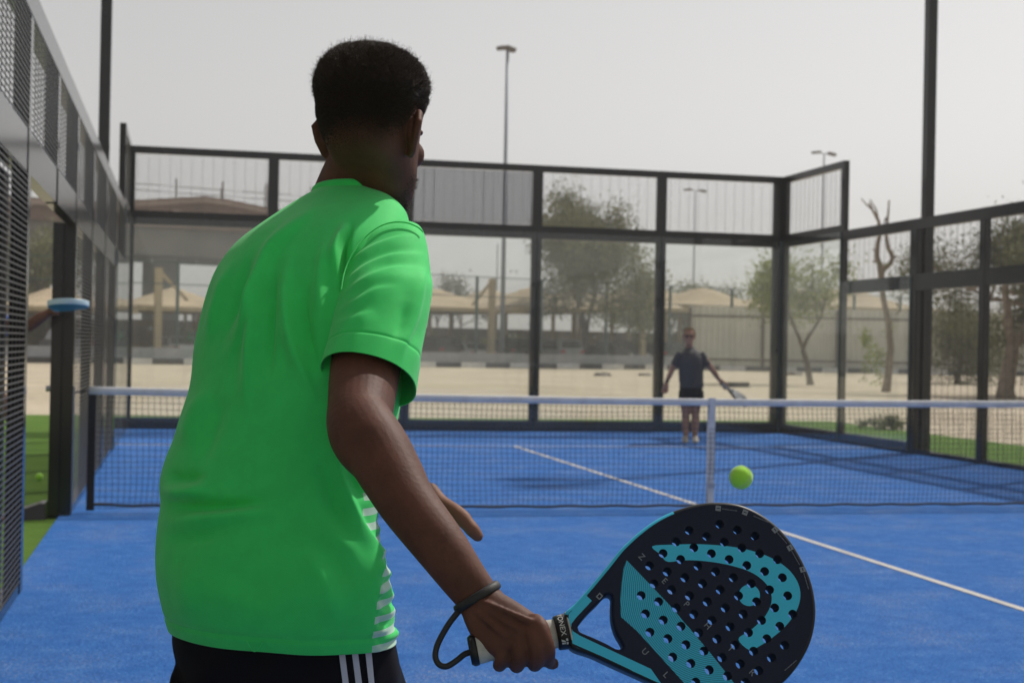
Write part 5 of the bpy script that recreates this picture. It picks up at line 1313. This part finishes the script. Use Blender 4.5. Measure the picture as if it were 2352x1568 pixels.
for hp, kn2, an in (((1576, 905), (1575, 955), (1575, 1003)), ((1598, 905), (1597, 955), (1596, 1003))):
    q_tube(b, [(*hp, .085), ((hp[0]+kn2[0])/2, (hp[1]+kn2[1])/2, .076), (*kn2, .055), ((kn2[0]+an[0])/2, 972, .055), (*an, .036), (an[0], 1012, .038)])
me = remesh(b, .008, 6); me.materials.append(MT['skin_fair']); local_to(man, me); link('body', me, None, man)
b = MB(); q_tube(b, [(1588, 890, .168), (1588, 878, .166), (1587, 850, .170), (1586, 828, .172), (1585, 812, .140), (1584, 802, .075), (1583, 797, .058)], 40)
for sh, e in (((1566, 812), (1551, 841)), ((1606, 812), (1623, 841))): q_tube(b, [(*sh, .075), ((sh[0]+e[0])/2, (sh[1]+e[1])/2, .072), (*e, .070)], 24)
me = remesh(b, .010, 6); V = coords(me); N = normals(me); P = project(V); V = V+N*(.005*np.sin(P[:, 0]*.5+P[:, 1]*.25)*np.sin(P[:, 1]*.12))[:, None]; set_coords(me, V)
me.materials.append(mat('grey_cotton', (.072, .070, .078), .85, var=(6, .15))); local_to(man, me); link('shirt', me, None, man)
b = MB(); q_tube(b, [(1587, 882, .150), (1587, 898, .160), (1587, 908, .155)], 32)
for x in (1575, 1600): q_tube(b, [(x, 898, .098), (x, 915, .100), (x, 931, .102)], 24)
me = remesh(b, .012, 5); me.materials.append(mat('black_shorts', (.010, .010, .011), .8)); local_to(man, me); link('shorts', me, None, man)
for x in (1574, 1597):
    b = MB(); c = Q(x, 1012); c[2] = .0; rings = []
    for t, w_, h_ in ((-.10, .032, .08), (-.05, .042, .10), (.04, .045, .09), (.12, .047, .065), (.18, .040, .05), (.21, .02, .035)):
        p = c+mf*t; rings.append([(p[0]+mr[0]*w_*math.cos(q), p[1]+mr[1]*w_*math.cos(q), max(.005, .005+h_*(.42+.58*math.sin(q)))) for q in np.linspace(0, 2*math.pi, 16, endpoint=False)])
    b.loft(rings).build('shoe', mat('beige_shoe', (.50, .47, .42), .7), man, True)
gl = MB()
for sx in (-1, 1): gl.ball(ML(sx*.032, .096, .128), np.array((.028, .010, .019))*MS, 14, 8, (mr, mf, hz)); gl.bar(ML(sx*.058, .090, .134), ML(sx*.078, .0, .134), .006)
gl.bar(ML(-.012, .104, .134), ML(.012, .104, .134), .006)
gl.build('sunglasses', mat('black_lens', (.01, .01, .011), .1, spec=.8), man, True)
tw2 = lambda P: MO+(P[:, :1]*mr+P[:, 1:2]*mf+P[:, 2:3]*hz)*MS-np.array(man.location)
def hair_far(p):
    x, y, z = p[:, 0], p[:, 1], p[:, 2]; line = np.interp(y, [-.1, -.03, .0, .03, .06], [-.03, -.01, .03, .055, .14]); return np.where((z > line) & ~((z > .075) & (y > .0)), .02, np.where((z > .095), .012, 0))
make_hair('hair', man, 5000, hair_far, mat('sandy_hair', (.34, .25, .15), .6), tw2, 9, .0009, .003)
MB().tube([Q(1533-3+k, 873+k*.8) for k in (0, 5)], [.032, .031], 14).build('watch', mat('black_watch', (.012, .012, .013), .4), man)
r2 = tag(empty('padel_racket'), 'pale grey padel racket hanging from the far player in grey', 'racket')
A = Q(1700, 915)-Q(1664, 886); A = A/np.linalg.norm(A); hd = Q(1664, 886)
MT['rk_white'] = mat('racket_pale', (.26, .27, .29), .35); MT['rk_grey'] = mat('racket_dark_grey', (.05, .05, .055), .4)
place(r2, hd+A*.07-fw_h*.035, A, np.cross(A, fw_h)*.45+fw_h*.9); build_racket(r2, (MT['rk_white'], MT['rk_grey'], MT['rk_white'], MT['rk_white']), False)
# dark tyre strip on the sand behind him
p0, p1 = on_ground(1670, 889, GZ), on_ground(1716, 889, GZ)
tag(MB().bar(p0+hz*.09, p1+hz*.09, .25, .18).build('rubber_stop', MT['kerb_black']), 'dark rubber wheel stop lying on the sand beside the far player', 'wheel stop')

# ------------------------------------------------------------------ someone just outside the doorway, one arm in sight
DS = 9.75
S = lambda u, v, dd=0.0: PT(u, v, DS+dd)
sp0 = S(-48, 800); side_p = tag(empty('person', (sp0[0], sp0[1], 0)), 'person outside the doorway reaching out an arm with a racket', 'person')
b = MB(); sf = rt_h*.8+fw_h*.6; sf /= np.linalg.norm(sf); sr = np.cross(sf, hz)
base = np.array([sp0[0], sp0[1], 0.0]); SO = base+hz*1.62
SLh = head(b, SO, sr, sf, hz, 1.0, 28)
W = lambda s_, f_, z: base+sr*s_+sf*f_+hz*z
w_tube(b, [(*W(0, -.02, 1.38), .07), (*W(0, -.01, 1.48), .055), (*W(0, 0, 1.58), .052)], 18)
w_tube(b, [(*W(0, 0, .86), .13), (*W(0, 0, 1.0), .13), (*W(0, 0, 1.2), .145), (*W(0, -.01, 1.35), .14), (*W(0, -.01, 1.43), .08)], 24)
for sx in (-1, 1):
    w_tube(b, [(*W(sx*.09, 0, .90), .09), (*W(sx*.10, .01, .65), .078), (*W(sx*.10, .02, .47), .056), (*W(sx*.10, 0, .32), .054), (*W(sx*.10, -.01, .09), .038), (*W(sx*.10, -.01, .04), .04)], 20)
    w_tube(b, [(*W(sx*.10, -.05, .04), .036), (*W(sx*.10, .06, .035), .036), (*W(sx*.10, .14, .03), .028)], 14, True)
hand = S(123, 712); elb = S(58, 750); shd = W(-.17, 0, 1.36)
w_tube(b, [(*shd, .058), (*((shd+elb)/2), .047), (*elb, .042), (*((elb+hand)/2), .038), (*(elb*.18+hand*.82), .028), (*hand, .034)], 18)
for k in range(4):
    o_ = hand+hz*(.022-.016*k); w_tube(b, [(*o_, .011), (*(o_+rt_h*.02-fw_h*.025), .0105), (*(o_+rt_h*.035-fw_h*.012), .009)], 10, True)
w_tube(b, [(*(hand+hz*.02), .013), (*(hand+hz*.035+rt_h*.03), .011)], 10, True)
w_tube(b, [(*W(.17, 0, 1.36), .058), (*W(.22, .0, 1.15), .045), (*W(.22, .04, 1.0), .036), (*W(.22, .1, .84), .03), (*W(.22, .12, .78), .034), (*W(.22, .13, .70), .016)], 16)
me = remesh(b, .009, 6); me.materials.append(MT['skin_brown']); local_to(side_p, me); link('body', me, None, side_p)
b = MB(); w_tube(b, [(*W(0, 0, .88), .165), (*W(0, 0, 1.1), .165), (*W(0, -.01, 1.34), .17), (*W(0, -.01, 1.43), .10), (*W(0, -.01, 1.46), .065)], 32)
w_tube(b, [(*shd, .075), (*(shd*.55+elb*.45), .07), (*(shd*.3+elb*.7), .066)], 24); w_tube(b, [(*W(.17, 0, 1.36), .075), (*W(.22, 0, 1.14), .065)], 24)
me = remesh(b, .012, 5); me.materials.append(mat('blue_cotton', (.03, .08, .30), .8)); local_to(side_p, me); link('shirt', me, None, side_p)
b = MB(); w_tube(b, [(*W(0, 0, .95), .15), (*W(0, 0, .82), .155)], 28)
for sx in (-1, 1): w_tube(b, [(*W(sx*.09, 0, .86), .10), (*W(sx*.10, .01, .5), .105)], 24)
me = remesh(b, .012, 5); me.materials.append(MT['shorts']); local_to(side_p, me); link('shorts', me, None, side_p)
make_hair('hair', side_p, 3000, lambda p: hair_len(p)*.6, MT['hair'], lambda P: SO+(P[:, :1]*sr+P[:, 1:2]*sf+P[:, 2:3]*hz)-np.array(side_p.location), 15, .0009, .002)
r3 = tag(empty('padel_racket'), 'teal and white padel racket held out flat in the doorway', 'racket')
MT['rk_teal'] = mat('racket_light_teal', (.05, .30, .40), .4); MT['rk_sky'] = mat('racket_sky_white', (.45, .60, .68), .3)
A = rt_h*.46+fw_h*-.60+hz*.10; A /= np.linalg.norm(A)
place(r3, hand+A*.07, A, np.cross(hz-.10*fw_h+.12*rt_h, A)); build_racket(r3, (MT['rk_teal'], MT['rk_sky'], MT['rk_teal'], MT['rk_teal']), False)

# ------------------------------------------------------------------ dusty air
hb_ = MB().box((-640, -540, -1.04), (740, 940, 24.0)).mesh('haze'); hz_o = link('haze', hb_); tag(hz_o, 'thin pale dust haze in the air', kind='stuff')
hm_ = bpy.data.materials.new('dust_haze'); hm_.use_nodes = True; n = hm_.node_tree.nodes; n.clear(); o_ = n.new('ShaderNodeOutputMaterial'); pv = n.new('ShaderNodeVolumePrincipled')
pv.inputs['Color'].default_value = (.95, .93, .90, 1); pv.inputs['Density'].default_value = .0013; pv.inputs['Anisotropy'].default_value = .25
hm_.node_tree.links.new(pv.outputs[0], o_.inputs['Volume']); hb_.materials.append(hm_)
scene.cycles.volume_bounces = 0
